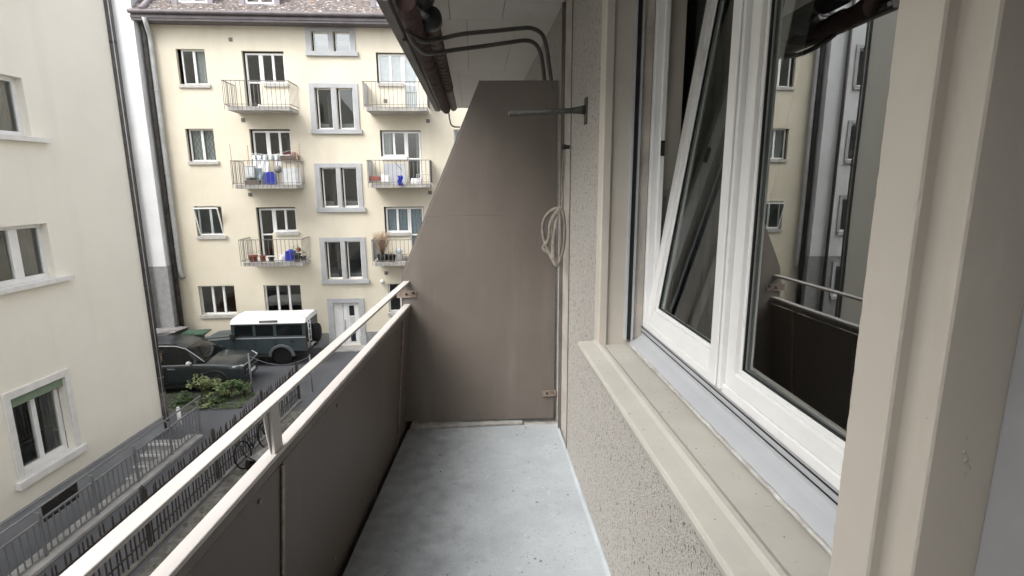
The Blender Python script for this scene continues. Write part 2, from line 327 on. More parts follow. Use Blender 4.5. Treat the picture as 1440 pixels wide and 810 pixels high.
def window(parent, x0, x1, z0, z1, n=2, y=.14, fr=.055, mul=.085, sill=None, surround=None, curtains=None, glass='glass', tilt=None, transom=None, label=None, split=None):
    """one window: frame mesh with pane, sill, surround, curtain children"""
    f = MB(); t = .06
    f.box(x0, x0+fr, y, y+t, z0, z1); f.box(x1-fr, x1, y, y+t, z0, z1)
    f.box(x0+fr, x1-fr, y, y+t, z0, z0+fr*1.3); f.box(x0+fr, x1-fr, y, y+t, z1-fr, z1)
    iw0, iw1 = x0+fr, x1-fr
    cuts = split or [iw0 + (iw1-iw0)*(k+1)/n for k in range(n-1)]
    for c in cuts: f.box(c-mul/2, c+mul/2, y-.012, y+t-.002, z0+fr*1.3, z1-fr)
    if transom is not None: f.box(iw0, iw1, y+.006, y+t-.006, transom-.03, transom+.03)
    fo = f.build('window' if z1-z0 < 1.7 else 'balcony_door', 'white', parent, bevel=.006)
    if label: fo['label'] = label
    edges = [iw0] + [e for c in cuts for e in (c-mul/2, c+mul/2)] + [iw1]
    for k in range(0, len(edges), 2):
        a, c = edges[k], edges[k+1]
        g = MB(); g.quad((a, y+.03, z0+fr*1.3), (c, y+.03, z0+fr*1.3), (c, y+.03, z1-fr), (a, y+.03, z1-fr))
        g.build('pane', glass, fo, recalc=False)
        cu = (curtains or {}).get(k//2)
        if cu:
            cb = MB(); nn = 28; cm, yy = cu[0], y+.16
            a2 = a + (c-a)*cu[1]; c2 = a + (c-a)*cu[2]
            for q in range(nn):
                xa, xb = a2+(c2-a2)*q/nn, a2+(c2-a2)*(q+1)/nn
                ya, yb = yy+.03*math.sin(q*1.7), yy+.03*math.sin((q+1)*1.7)
                cb.add([(xa,ya,z0),(xb,yb,z0),(xb,yb,z1),(xa,ya,z1)], [(0,1,2,3)], 0, True)
            if len(cu) > 3:
                for off in (.3, .7):
                    pts = [(a2+(c2-a2)*(off+.12*(1 if q % 2 else -1)), yy-.04, z0+(z1-z0)*q/9) for q in range(10)]
                    cb.tube(pts, .012, 5, 1)
            cb.build('curtain', [cm, 'zigzag'], fo, recalc=False)
    if sill:
        sx0, sx1, sz1, sh, sp, sm = sill
        MB().box(sx0, sx1, -sp, -.001, sz1-sh, sz1+.012).box(x0+.003, x1-.003, -.0005, y-.001, sz1+.002, sz1+.012).build('sill', sm, fo, bevel=.01)
    if surround:
        ox0, ox1, oz0, oz1, hx0, hx1, hz0, hz1, sm, extra = surround
        sb = MB(); p = .04
        sb.box(ox0, hx0, -p, 0, oz0, oz1); sb.box(hx1, ox1, -p, 0, oz0, oz1); sb.box(hx0, hx1, -p, 0, hz1, oz1)
        if hz0 > oz0+.01: sb.box(hx0, hx1, -p, 0, oz0, hz0)
        if extra: sb.box(extra[0], extra[1], -p+.004, y, hz0, hz1)
        sb.build('surround', sm, fo, bevel=.008)
    return fo

# ------------------------------------------------------------------ yellow building across the courtyard
yb = thing('apartment_building', 'pale yellow apartment building with small balconies facing across the courtyard', 'building', (0, 22, 0), R(.61))
A = [(-10.86, -9.84, 5.26, 6.52), (-10.86, -9.84, 2.46, 3.68), (-10.88, -9.86, -.40, .77), ]
A4 = (-11.09, -9.70, -3.60, -2.39)
Bw = [(-8.52, 6.48, 5.32, 4.40), (-8.52, 3.67, 2.64, 1.60), (-8.56, .70, -.30, -1.33)]      # u0, top, window bottom, door bottom
Dw = [(-3.60, 6.48, 5.36, 4.40), (-3.60, 3.63, 2.62, 1.60), (-3.60, .67, -.38, -1.42)]
B4 = (-8.56, -7.10, -3.62, -2.41); D4 = (-3.60, -2.14, -3.68, -2.46)
CC = [(-6.15, -4.33, 6.47, 7.31, -.0, .0), (-6.17, -4.34, 3.64, 5.35), (-6.19, -4.38, .64, 2.38), (-6.21, -4.40, -2.26, -.52)]
holes = [(h[0], h[1], h[2], h[3]) for h in A] + [A4, B4, D4]
for u0, zt, zw, zd in Bw: holes += [(u0, u0+.55, zd, zt), (u0+.55, u0+1.52, zw, zt)]
for u0, zt, zw, zd in Dw: holes += [(u0, u0+1.03, zw, zt), (u0+1.03, u0+1.58, zd, zt)]
cop = []
for k, c in enumerate(CC):
    h1 = (c[0]+.20, c[0]+.82, c[2]+(.03 if k else 0), c[3]-.17 if k else c[3]-.12); h2 = (c[1]-.82, c[1]-.20, h1[2], h1[3]); cop.append((h1, h2)); holes += [h1, h2]
holes.append((-5.86, -4.82, G+.05, -3.22))
EC = [(-.73, .30, 5.26, 6.52), (-.73, .30, 2.44, 3.66), (-.73, .30, -.40, .77), (-.73, .30, -3.6, -2.4)]
holes += EC
holes += [(3.0, 4.0, z0, z1) for _, _, z0, z1 in EC] + [(5.6, 6.6, z0, z1) for _, _, z0, z1 in EC]
b = wall_holes(MB(), -11.84, 12, G-.02, 7.60, holes, .14)
b.quad((-11.84,0,G),(-11.84,0,7.6),(-11.84,9,7.6),(-11.84,9,G)); b.quad((12,0,G),(12,9,G),(12,9,7.6),(12,0,7.6)); b.quad((-11.84,9,G),(-11.84,9,7.6),(12,9,7.6),(12,9,G))
b.quad((-11.84,0.0,7.6),(12,0.0,7.6),(12,9,7.6),(-11.84,9,7.6))
b.build('wall', 'yellow', yb, recalc=False)
b = MB()
for z in (-2.3, .9 - .25, 3.85 - .2, 6.7): b.box(-11.6, 11.9, .30, 4.4, z+.05, z+.25)
for x in (-9.2, -6.5, -4.1, -1.5): b.box(x-.05, x+.05, .30, 4.4, G, 7.5)
b.box(-11.7, 11.9, 4.41, 4.5, G, 7.55)
b.box(-11.65, -9.3, 2.5, 2.6, G+.1, -2.3, 1)
b.build('interior_wall', ['room', 'room_orange_lit'], yb)
# plinth
b = MB(); b.box(-11.8, -6.12, -.03, 0, G-.01, G+.62); b.box(-4.62, 12, -.03, 0, G-.01, G+.62); b.build('plinth', 'rough_grey', yb, bevel=.005)
# windows
cA = [{1: ('curtain', 0, 1)}, {0: ('curtain', 0, 1, 1), 1: ('curtain', 0, 1, 1)}, None]
for k, h in enumerate(A):
    window(yb, h[0]+.12 if k == 0 else h[0]+.06, h[1]-.0, h[2], h[3], curtains=cA[k], sill=(h[0]-.02, h[1]+.10, h[2]+.0, .11, .07, 'sill_grey'))
# one open hopper sash on the third window
b = MB()
for x in (-10.80, -9.92):
    b.bar((x, .12, -.34), (x, -.22, .70), .045, .05)
b.bar((-10.80, -.22, .70), (-9.92, -.22, .70), .045, .05); b.bar((-10.80, .12, -.34), (-9.92, .12, -.34), .045, .05)
s = b.build('tilted_sash', 'white', yb)
MB().quad((-10.80,.115,-.34),(-9.92,.115,-.34),(-9.92,-.222,.70),(-10.80,-.222,.70)).build('pane', 'glass', s, recalc=False)
window(yb, *A4[:2], A4[2], A4[3], n=3, sill=(A4[0]-.05, A4[1]+.08, A4[2], .12, .07, 'sill_grey'), curtains=None)
window(yb, *B4[:2], B4[2], B4[3], n=3, sill=(B4[0]-.05, B4[1]+.08, B4[2], .12, .07, 'sill_grey'))
window(yb, *D4[:2], D4[2], D4[3], n=3, sill=(D4[0]-.05, D4[1]+.08, D4[2], .12, .07, 'sill_grey'))
for e in EC: window(yb, *e, sill=(e[0]-.02, e[1]+.10, e[2], .11, .07, 'sill_grey'), curtains={0: ('curtain', 0, .5)})
for u0 in (3.0, 5.6):
    for e in EC: window(yb, u0, u0+1.0, e[2], e[3], sill=(u0-.05, u0+1.05, e[2], .11, .07, 'sill_grey'))
cB = [{1: ('curtain_dark', 0, 1)}, None, None]
for k, (u0, zt, zw, zd) in enumerate(Bw):
    window(yb, u0+.06, u0+.62, zd, zt-.05, n=1, fr=.07, transom=zd+(.95 if k else .98), curtains=None)
    window(yb, u0+.622, u0+1.52, zw, zt-.05, fr=.075, sill=(u0+.70, u0+1.60, zw, .11, .07, 'sill_grey'),
           curtains={1: ('curtain_dark', .5, 1)} if k == 1 else None)
cD = [({0: ('curtain', 0, 1), 1: ('curtain', 0, 1)}, {0: ('curtain', 0, 1)}), ({0: ('curtain', 0, .8)}, {0: ('curtain', .7, 1)}),
      ({0: ('curtain_blue', 0, 1), 1: ('curtain_blue', 0, 1)}, {0: ('curtain_blue', 0, 1)})]
for k, (u0, zt, zw, zd) in enumerate(Dw):
    gm = 'glass_sky' if k == 0 else 'glass'
    window(yb, u0+.05, u0+.98, zw, zt-.03, fr=.07, glass=gm, curtains=cD[k][0], sill=(u0+.02, u0+1.0, zw, .11, .07, 'sill_grey' if k != 1 else 'sill_white'))
    window(yb, u0+.982, u0+1.56, zd, zt-.03, n=1, fr=.075, transom=zd+.95, glass=gm, curtains=cD[k][1])
for k, c in enumerate(CC):
    h1, h2 = cop[k]; first = True
    for h in (h1, h2):
        sur = sil = None
        if first:
            z0s = c[2]
            sur = (c[0], c[1], z0s, c[3], h1[0], h2[1], h1[2], h1[3], 'stone_grey', (h1[1]+.001, h2[0]-.001))
            sil = (c[0]-.02, c[1]+.08, z0s, .15, .10, 'stone_grey')
        window(yb, h[0]+.05, h[1]+.0, h[2], h[3], n=1, y=.13, fr=.045, surround=sur, sill=sil, glass='glass_sky' if k == 0 else 'glass',
               curtains={0: ('curtain_dark', .6, .95)} if (k, first) in ((1, True), (2, True), (3, True)) else None)
        first = False
# entry door
b = MB(); p = .05
b.box(-6.08, -5.86, -p, 0, G, -3.03); b.box(-4.82, -4.60, -p, 0, G, -3.03); b.box(-5.86, -4.82, -p, 0, -3.22, -3.03)
b.box(-6.10, -5.84, -p-.02, -p, G, G+.45); b.box(-4.84, -4.58, -p-.02, -p, G, G+.45)
b.build('door_surround', 'stone_grey', yb, bevel=.01)
b = MB(); b.box(-5.86, -5.50, .10, .15, G+.05, -3.22); b.box(-5.485, -4.82, .09, .15, G+.05, -3.22)
b.box(-5.80, -5.56, .085, .10, G+.2, -3.35); b.box(-5.40, -5.30, .07, .09, G+.2, -3.35); b.box(-4.98, -4.88, .07, .09, G+.2, -3.35)
do = b.build('entry_door', 'white', yb, bevel=.008)
b = MB()
for z0, z1 in ((-3.78, -3.36), (-4.9+.0, -4.42)): b.box(-5.24, -5.04, .075, .088, z0, z1)
b.build('pane', 'door_glass', do)
b = MB(); b.box(-5.24, -5.04, .072, .088, -4.36, -3.84); b.build('notice', 'curtain', do)
b = MB(); b.tube([(-5.43, .04, -4.45), (-5.43, .04, -3.95)], .015, 6); b.tube([(-5.43,.04,-4.4),(-5.43,.09,-4.4)], .01, 6); b.tube([(-5.43,.04,-4.0),(-5.43,.09,-4.0)], .01, 6)
b.build('handle', 'rail_grey', do)
b = MB(); b.box(-6.1, -4.55, -.75, -.052, G+.0, G+.06); b.build('door_step', 'conc', yb, bevel=.01)
# small vents and wall lamp
for u, z in ((-8.86, 6.86), (-8.70, 4.0), (-8.72, 1.2), (-1.72, 3.98), (-1.74, 1.22), (-3.64, -2.01), (-3.32, 4.72)):
    b = MB(); b.box(u-.07, u+.07, -.012, .001, z-.07, z+.07)
    for q in range(3): b.box(u-.055, u+.055, -.02, -.0125, z-.055+q*.04, z-.035+q*.04)
    b.build('vent', 'rail_thin', yb)
b = MB(); b.lathe([(.001,.14),(.07,.12),(.09,.04),(.05,0),(.03,-.05)], (-3.80, -.12, -2.40), 12); b.bar((-3.80,-.12,-2.36),(-3.80,.0,-2.36),.04,.03)
b.build('wall_lamp', 'ball', yb)
# eaves and roof
b = MB(); b.box(-11.95, 12.2, -.50, .30, 7.60, 7.64, 0); b.box(-11.99, 12.2, -.53, -.495, 7.30+.04, 7.66, 0)
b.box(-11.97, 12.2, -.49, -.001, 7.56, 7.599, 0)
b.tube([(-12.02, -.60, 7.62), (12.2, -.60, 7.62)], .075, 10, 1); b.box(-12.0, 12.2, -.56, -.532, 7.42, 7.50, 1)
b.build('eaves', ['eave', 'eave'], yb, bevel=.004)
# soffit strip under the eaves down to the wall head
b = MB(); b.box(-11.86, 12.1, -.47, -.003, 7.34, 7.38); b.build('eaves_board', 'eave', yb)
b = MB(); nrow = 26
for r in range(nrow):
    y0 = -.56 + r*.15; z0 = 7.66 + r*.13
    x = -12.0 + (.11 if r % 2 else 0)
    while x < 12.1:
        wv = .17 + rnd.uniform(-.006, .006); dz = rnd.uniform(-.008, .012)
        b.add([(x,y0,z0+dz),(x+wv,y0,z0+dz),(x+wv,y0+.19,z0+.165+dz),(x,y0+.19,z0+.165+dz),
               (x,y0,z0+.028+dz),(x+wv,y0,z0+.028+dz),(x+wv,y0+.19,z0+.193+dz),(x,y0+.19,z0+.193+dz)],
              [(0,1,5,4),(4,5,6,7),(0,4,7,3),(1,2,6,5)])
        x += .18
ro = b.build('roof', 'tile', yb, recalc=False)
b = MB(); b.quad((-12,-.5,7.66),(12.2,-.5,7.66),(12.2,3.3,10.95),(-12,3.3,10.95)); b.quad((-12,3.3,10.95),(12.2,3.3,10.95),(12.2,9,8),(-12,9,8)); b.build('roof_underlay', 'eave', ro, recalc=False)
b = MB(); b.tube([(-11.55,-.62,7.66),(-11.5,.2,8.4),(-11.45,1.8,9.8)], .11, 8); b.build('hip_flashing', 'dormer', ro)
for u in (-10.0, -7.65, -2.95, -.5):
    b = MB(); b.box(u-.72, u-.52, -.18, 1.6, 7.85, 9.1); b.box(u+.52, u+.72, -.18, 1.6, 7.85, 9.1); b.box(u-.52, u+.52, -.18, 1.6, 7.85, 8.03); b.box(u-.8, u+.8, -.35, 2, 9.1, 9.2)
    b.box(u-.52, u+.52, .3, 1.5, 8.04, 9.09)
    dm = b.build('dormer', 'dormer', ro, bevel=.01)
    b = MB(); b.box(u-.52, u+.52, -.12, -.05, 8.03, 8.13); b.box(u-.52, u-.44, -.12, -.05, 8.13, 9.09); b.box(u+.44, u+.52, -.12, -.05, 8.13, 9.09); b.box(u-.04, u+.04, -.12, -.05, 8.13, 9.09)
    b.build('dormer_window', 'white', ro)
# downpipe in zinc
b = MB(); b.tube([(-11.52,-.55,7.45),(-11.56,-.40,7.25),(-11.63,-.14,6.95),(-11.64,-.12,6.7),(-11.64,-.12,-1.75),(-11.62,-.10,-1.95),(-11.60,.02,-2.02)], .085, 10)
for z in (5, 2, -.8): b.lathe([(.1,z),(.1,z+.05)], (-11.64,-.12,0), 10)
b.build('downpipe', 'zinc', yb)
# balconies
def bars_front(bb, x0, x1, y, z0, z1, step, r):
    n = max(1, round((x1-x0)/step))
    for k in range(n+1): bb.bar((x0+(x1-x0)*k/n, y, z0), (x0+(x1-x0)*k/n, y, z1), r, r)
def balcony(u0, u1, zt, th, side_panel, mesh=False):
    s = MB(); s.box(u0+.06, u1-.03, -1.0, -.001, zt-th, zt); sl = s.build('balcony', 'conc_slab', yb, bevel=.01)
    s = MB(); zr = zt + .87; r = .015
    bars_front(s, u0, u1, -1.05, zt-.13, zr, .155, r)
    for u in (u0, u1):
        for k in range(1, 8): s.bar((u, -1.05+k*.145, zt+.02), (u, -1.05+k*.145, zr), r, r)
        s.bar((u, -1.05, zr), (u, -.001, zr), .03, .022); s.bar((u, -1.05, zt+.06), (u, -.001, zt+.06), .022, .018)
    s.bar((u0, -1.05, zr), (u1, -1.05, zr), .03, .022); s.bar((u0, -1.05, zt+.06), (u1, -1.05, zt+.06), .022, .018)
    s.build('railing', 'rail_thin', sl)
    if side_panel:
        
        for ua in (u0+.02, u1-.03): MB().box(ua, ua+.01, -1.0, -.02, zt+.05, zr-.03).build('side_panel', 'alu', sl)
BZ = [4.38, 1.58, -1.34]; DZ = [4.38, 1.58, -1.42]
for z in BZ: balcony(-8.90, -6.60, z, .15, False)
for z in DZ: balcony(-3.97, -1.64, z, .15, True)

# ------------------------------------------------------------------ white building in the corner
wb = thing('white_building', 'tall white rendered building wedged in the corner beside the yellow facade, rough grey base', 'building', (0, 21.5, 0), R(.61))
wh = [(-14.25, -13.10, 5.2, 6.6), (-14.25, -13.10, 2.4, 3.8), (-14.25, -13.10, -.5, .9), (-14.25, -13.10, -3.2, -1.9)]
b = wall_holes(MB(), -20, -11.93, -1.50, 13, [h for h in wh if h[2] > -1.5], .12)
b.quad((-11.93,0,-1.5),(-11.93,6,-1.5),(-11.93,6,13),(-11.93,0,13)); b.quad((-20,0,13),(-11.93,0,13),(-11.93,6,13),(-20,6,13)); b.quad((-20,0,-1.5),(-20,0,13),(-20,6,13),(-20,6,-1.5))
b.build('wall', 'white_wall', wb, recalc=False)
b = wall_holes(MB(), -20, -11.90, G-.02, -1.50, [wh[3]], .12)
b.quad((-11.90,0,G),(-11.90,6,G),(-11.90,6,-1.5),(-11.90,0,-1.5)); b.box(-20,-11.90,.0,.03,-1.50,-1.497)
b.build('base_wall', 'rough_grey', wb, recalc=False)
b = MB(); b.box(-19.9, -12.1, 2.5, 2.6, G, 12.9); b.build('interior_wall', 'room', wb)
for h in wh: window(wb, *h, y=.12, sill=(h[0]-.05, h[1]+.1, h[2], .12, .08, 'sill_grey'),
                    surround=(h[0]-.14, h[1]+.14, h[2], h[3]+.14, h[0], h[1], h[2], h[3], 'stone_grey', None))
b = MB(); b.tube([(-12.60,-.09,13),(-12.60,-.09,G)], .065, 10); b.build('downpipe', 'brown_pipe', wb)
b = MB(); b.tube([(-11.82,.30,7.6),(-11.80,.33,7.0),(-11.80,.33,G+1.0)], .085, 10); b.build('downpipe', 'brown_pipe', wb)

# ------------------------------------------------------------------ left building
lbg = thing('rendered_building', 'greyish cream rendered building on the left with white window surrounds and grey plinth', 'building', (-8.70, 14.49, 0), R(85.3))
W1 = (-3.92, -2.60, 2.55, 3.70); W2 = (-3.92, -2.60, -.33, .83); W3 = (-4.12, -2.86, -4.13, -2.46)
hs_ = [W1, W2, W3]
for dx in (3.9, 7.8, 11.7): hs_ += [(a-dx, c-dx, e, g) for a, c, e, g in (W1, W2, W3)]
hs_ += [(a, c, e+2.88*k, g+2.88*k) for k in (1,) for a, c, e, g in (W1, (W1[0]-3.9, W1[1]-3.9, W1[2], W1[3]))]
b = wall_holes(MB(), -26, -.02, G+.42, 8.4, hs_, .16)
b.quad((-.02,0,G),(-.02,9,G),(-.02,9,8.4),(-.02,0,8.4)); b.quad((-26,0,8.4),(-.02,0,8.4),(-.02,9,8.4),(-26,9,8.4)); b.quad((-26,9,G),(-26,9,8.4),(-.02,9,8.4),(-.02,9,G)); b.quad((-26,0,G),(-26,0,8.4),(-26,9,8.4),(-26,9,G))
b.build('wall', 'left', lbg, recalc=False)
b = MB(); b.box(-26, -.5, 3.0, 3.1, G, 8.3); b.build('interior_wall', 'room', lbg)
b = wall_holes(MB(), -26, -.0, G-1.35, G+.40, [(-3.92, -2.99, G-.16, G+.22)], .05)
b.box(-26, 0, -.025, .0, G+.40, G+.42); b.quad((0,0,G-1.35),(0,0,G+.4),(0,9,G+.4),(0,9,G-1.35))
for v in range(len(b.v)): b.v[v] = (b.v[v][0], b.v[v][1]-.02, b.v[v][2])
b.build('plinth', 'plinth', lbg, recalc=False)
b = MB(); b.box(-3.92, -2.99, .02, .03, G-.16, G+.22, 0)
for k in range(9): b.box(-3.91, -3.0, -.005, .018, G-.15+k*.04, G-.13+k*.04, 0)
b.build('vent_grille', 'iron', lbg)
lw_ = [(W1, 0), (W2, 1), (W3, 2)] + [((a-dx, c-dx, e, g), k) for dx in (3.9, 7.8) for k, (a, c, e, g) in enumerate((W1, W2, W3))]
lw_ += [((a, c, e+2.88*k, g+2.88*k), 0) for k in (1,) for a, c, e, g in (W1,)]
for (a, c, e, g), k in lw_:
    if k < 2:
        window(lbg, a, c, e, g, y=.15, fr=.085, mul=.20, sill=(a-.10, c+.32, e+.0, .085, .13, 'sill_white'),
               curtains={0: ('curtain_dark', .0, .45), 1: ('curtain_dark', .35, 1)})
    else:
        window(lbg, a, c, e, g-.03, y=.17, fr=.10, mul=.11, sill=(a-.20, c+.22, e+.0, .14, .10, 'sill_white'),
               surround=(a-.135, c+.135, e, g+.155, a, c, e, g, 'sill_white', None), curtains={1: ('curtain_dark', .55, 1)})
        b = MB(); b.box(a+.001, c-.001, .03, .09, g-.20, g-.001); b.build('roller_blind_box', 'green', lbg, bevel=.01)
b = MB(); b.tube([(.06, -.02, 8.4), (.06, -.02, G)], .075, 12)
for z in (8, 5, 2, -1, -3.6): b.lathe([(.092, z), (.092, z+.05)], (.06, -.02, 0), 12)
b.tube([(.06,-.02,G+.0),(.06,-.02,G+1.1)], .09, 12)
b.build('downpipe', 'brown_pipe', lbg)
b = MB(); b.tube([(.00, -.09, 8.4), (.00, -.09, G+.3)], .012, 6); b.build('lightning_rod_wire', 'zinc', lbg)

# ------------------------------------------------------------------ ramp railing beside the steps
kr = place(MB().box(-.30, .12, -24, .05, -.0, .10).build('kerb', 'conc', bevel=.02), (-7.53, 13.9, G), R(-3.8)); structure(kr)
b = MB(); b.box(-.31, -.27, -24, .0, -1.3, -.002); structure(place(b.build('retaining_wall', 'conc'), (-7.53, 13.9, G), R(-3.8)))
rr_ = thing('ramp_railing', 'grey steel railing with thin bars beside the sunken steps along the left building', 'railing', (-7.54, 14.09, G), R(-3.8))
L_ = 10.0
b = MB(); b.tube([(-.10, .35, .99), (-.10, -L_, .99)], .021, 8); b.build('handrail', 'rail_grey', rr_)
b = MB(); b.box(-.02, .02, -L_, 0, .80, .83); b.box(-.015, .015, -L_, 0, .14, .16); b.build('crossbar', 'rail_grey', rr_)
k = 0; y = 0.0; bar0 = post0 = None
while y > -L_:
    if k % 9 == 0:
        if post0 is None:
            p_ = MB(); p_.box(-.022, .022, -.022, .022, .10, .97); p_.bar((0,0,.95), (-.10,0,.985), .02, .02); post0 = p_.build('post', 'rail_grey', rr_)
        else: c = post0.copy(); C.objects.link(c); c.parent = rr_; c.location = (0, y, 0)
    else:
        if bar0 is None: bar0 = MB().box(-.009, .009, -.009, .009, .16, .80).build('baluster', 'rail_grey', rr_); bar0.location = (0, y, 0)
        else: c = bar0.copy(); C.objects.link(c); c.parent = rr_; c.location = (0, y, 0)
    k += 1; y -= .137

# ------------------------------------------------------------------ dark iron fence
fr_ = thing('iron_fence', 'dark rusty iron picket fence with upright spikes running below the balcony', 'fence', (-5.56, 16.18, G), R(-4.75))
L_ = 10.6
b = MB(); b.box(-.04, .05, -L_, .05, 0, .06); structure(place(b.build('fence_kerb', 'soil_conc', bevel=.015), (-5.56, 16.18, G), R(-4.75)))
b = MB(); b.box(-.012, .012, -L_, 0, 1.00, 1.035); b.box(-.012, .012, -L_, 0, .30, .325); b.build('crossbar', 'iron', fr_)
pk = MB(); pk.box(-.010, .010, -.010, .010, .09, 1.17); pk.add([(-.010,-.010,1.17),(.010,-.010,1.17),(.010,.010,1.17),(-.010,.010,1.17),(0,0,1.24)], [(0,1,4),(1,2,4),(2,3,4),(3,0,4)])
pk0 = pk.build('picket', 'iron', fr_); pk0.location = (0, -.115, 0)
k = 2
while k*.115 < L_:
    if k % 20 == 0:
        p_ = MB(); p_.box(-.03, .03, -.03, .03, .11, 1.30); p_.add([(-.03,-.03,1.30),(.03,-.03,1.30),(.03,.03,1.30),(-.03,.03,1.30),(0,0,1.36)], [(0,1,4),(1,2,4),(2,3,4),(3,0,4)])
        o = p_.build('post', 'iron', fr_); o.location = (0, -k*.115, 0)
    else:
        c = pk0.copy(); C.objects.link(c); c.parent = fr_; c.location = (0, -k*.115, rnd.uniform(-.02, .02)); c.rotation_euler = (rnd.uniform(-.03, .03), rnd.uniform(-.03, .03), 0)
    k += 1
p_ = MB(); p_.box(-.03, .03, -.03, .03, .11, 1.30); p_.build('post', 'iron', fr_)

# ------------------------------------------------------------------ posts and chain
def post(x, y, h, r, m, label):
    b = MB(); b.tube([(0,0,0), (0,0,h)], r, 10); b.lathe([(r*1.25,h-.02),(r*1.25,h+.01),(r*.6,h+.03)], n=10); b.lathe([(r*2,0),(r*2,.015),(r,.02)], n=10)
    return tag(place(b.build('chain_post', m), (x, y, G)), label, 'post', 'posts around the parking area')
post(-7.33, 17.04, 1.33, .028, 'rail_grey', 'grey steel post in front of the dark car bonnet, holding the chain')
post(-5.38, 16.93, 1.27, .022, 'rail_grey', 'thin grey steel post right of the iron fence holding the chain end')
post(-10.18, 17.28, 1.33, .04, 'wood', 'brown weathered post beside the side of the dark parked car')
b = MB(); a0 = Vector((-7.33, 17.04, G+1.29)); a1 = Vector((-5.38, 16.93, G+1.24))
pts = [a0.lerp(a1, t/16) - Vector((0,0,.30*4*(t/16)*(1-t/16))) for t in range(17)]
b.tube(pts, .007, 6); tag(b.build('barrier_chain', 'rail_grey'), 'thin pale chain sagging between two posts behind the iron fence', 'chain')
b = MB(); b.tube([(0,0,0),(0,0,.52)], .05, 12); b.lathe([(.05,.52),(.035,.56),(.001,.57)], n=12); tag(place(b.build('bollard', 'ball'), (-8.42, 14.75, G)), 'short white post beside the dark downpipe at the corner of the left building', 'bollard')

# ------------------------------------------------------------------ vehicles
def wheel(parent, x, y, r, wd, face):
    t = MB(); t.lathe([(r*.62,-wd/2),(r*.93,-wd/2),(r,-wd/2+.03),(r,wd/2-.03),(r*.93,wd/2),(r*.62,wd/2)], n=28, axis='y')
    wo = t.build('wheel', 'tyre', parent); wo.location = (x, y, r)
    t = MB(); t.lathe([(.001,0),(r*.16,0),(r*.2,.02),(r*.60,.0),(r*.66,-.02)][::1], n=24, axis='y')
    for k in range(5):
        a = k*2*math.pi/5; t.bar((0,-.015,0),(r*.6*math.cos(a),-.01,r*.6*math.sin(a)), .05, .03, up=(0,1,0))
    ro_ = t.build('rim', 'rim', wo); ro_.location = (0, face*(wd/2-.03), 0)
    return wo
def arch(parent, x, y, r, m='car_grey', z=.4, out=-.05):
    b = MB(); n = 14; i0 = len(b.v)
    for k in range(n+1):
        a = math.pi*k/n; ca, sa = math.cos(a), math.sin(a)
        for rr2, yy in ((r, 0), (r, out), (r+.09, out), (r+.12, 0)): b.v.append((x+rr2*ca, y+yy, z+rr2*sa*.95))
    for k in range(n):
        for q in range(3): b.f.append([i0+k*4+q, i0+k*4+q+1, i0+(k+1)*4+q+1, i0+(k+1)*4+q]); b.m.append(0); b.s.append(False)
    return b.build('wheel_arch', m, parent, recalc=True)
# boxy off-roader: rear face at x=0, bonnet towards -x, near side y=0
dv = thing('off_road_car', 'boxy grey off-road car with white roof and rear spare wheel by the yellow building', 'car', (-6.35, 19.72, G), R(0)); dv.scale = (.9, .9, .9)
b = MB()
b.prism([(0,.62),(0,1.22),(-2.98,1.22),(-2.98,.50),(-1.52,.50),(-1.42,.78),(-1.25,.93),(-.85,.93),(-.62,.78),(-.55,.62)], .0, 1.78, 'y')
b.prism([(-2.985,.50),(-2.985,1.20),(-4.25,1.12),(-4.33,1.02),(-4.33,.60),(-4.15,.60),(-4.05,.80),(-3.9,.93),(-3.5,.93),(-3.3,.80),(-3.2,.50)], .06, 1.72, 'y')
b.prism([(-3.02,1.20),(-3.02,1.235),(-4.20,1.16),(-4.20,1.12)], .40, 1.38, 'y')
bd = b.build('body', 'car_grey', dv, bevel=.03)
b = MB()   # cabin posts above belt
for x0, x1 in ((-.14, 0), (-1.30,-1.18), (-2.12,-2.02), (-2.98+.0,-2.84)):
    b.box(x0, x1, .03, .09, 1.22, 1.80); b.box(x0, x1, 1.69, 1.75, 1.22, 1.80)
b.box(-2.98, 0, .032, .088, 1.22, 1.28); b.box(-2.98, 0, .032, .088, 1.74, 1.80); b.box(-2.98, 0, 1.69, 1.748, 1.74, 1.80)
b.box(-.05, 0, .09, 1.69, 1.22, 1.32); b.box(-.05,0,.09,.25,1.32,1.80); b.box(-.05,0,1.53,1.69,1.32,1.80); b.box(-.05,0,.25,1.53,1.70,1.80)
b.bar((-2.95,.11,1.22),(-2.85,.11,1.80),.05,.05); b.bar((-2.95,1.67,1.22),(-2.85,1.67,1.80),.05,.05)
b.build('cabin_frame', 'car_grey', dv, bevel=.01)
b = MB()
for x0, x1 in ((-1.18,-.14), (-2.02,-1.30), (-2.84,-2.12)): b.box(x0, x1, .052, .058, 1.28, 1.74); b.box(x0, x1, 1.71, 1.716, 1.28, 1.74)
b.box(-.03,-.024,.25,1.53,1.32,1.70); b.quad((-2.93,.14,1.24),(-2.93,1.64,1.24),(-2.87,1.64,1.80),(-2.87,.14,1.80))
b.build('side_window', 'car_glass', dv)
b = MB(); b.box(-.02,-.012, 1.5,1.6,1.4,1.6); b.box(-2.7,-.3,.2,1.6,1.0,1.2); b.build('interior', 'black', dv)
b = MB()
prof = [(0.0,1.80),(.0,1.84),(.10,1.96),(.28,2.02),(.9,2.04),(1.52,2.02),(1.70,1.96),(1.80,1.84),(1.80,1.80)]
prof = [(y-.01, z) for y, z in prof]
b.prism(prof, -2.98, .02, 'x')
rf = b.build('roof', 'car_white', dv, bevel=.02)
b = MB(); b.tube([(-1.83,.045,1.905),(-1.80,.035,1.905),(-1.12,.035,1.905),(-1.09,.045,1.905)], [.03,.052,.052,.03], 10)
b.build('alpine_window', 'car_glass2', rf, recalc=True)
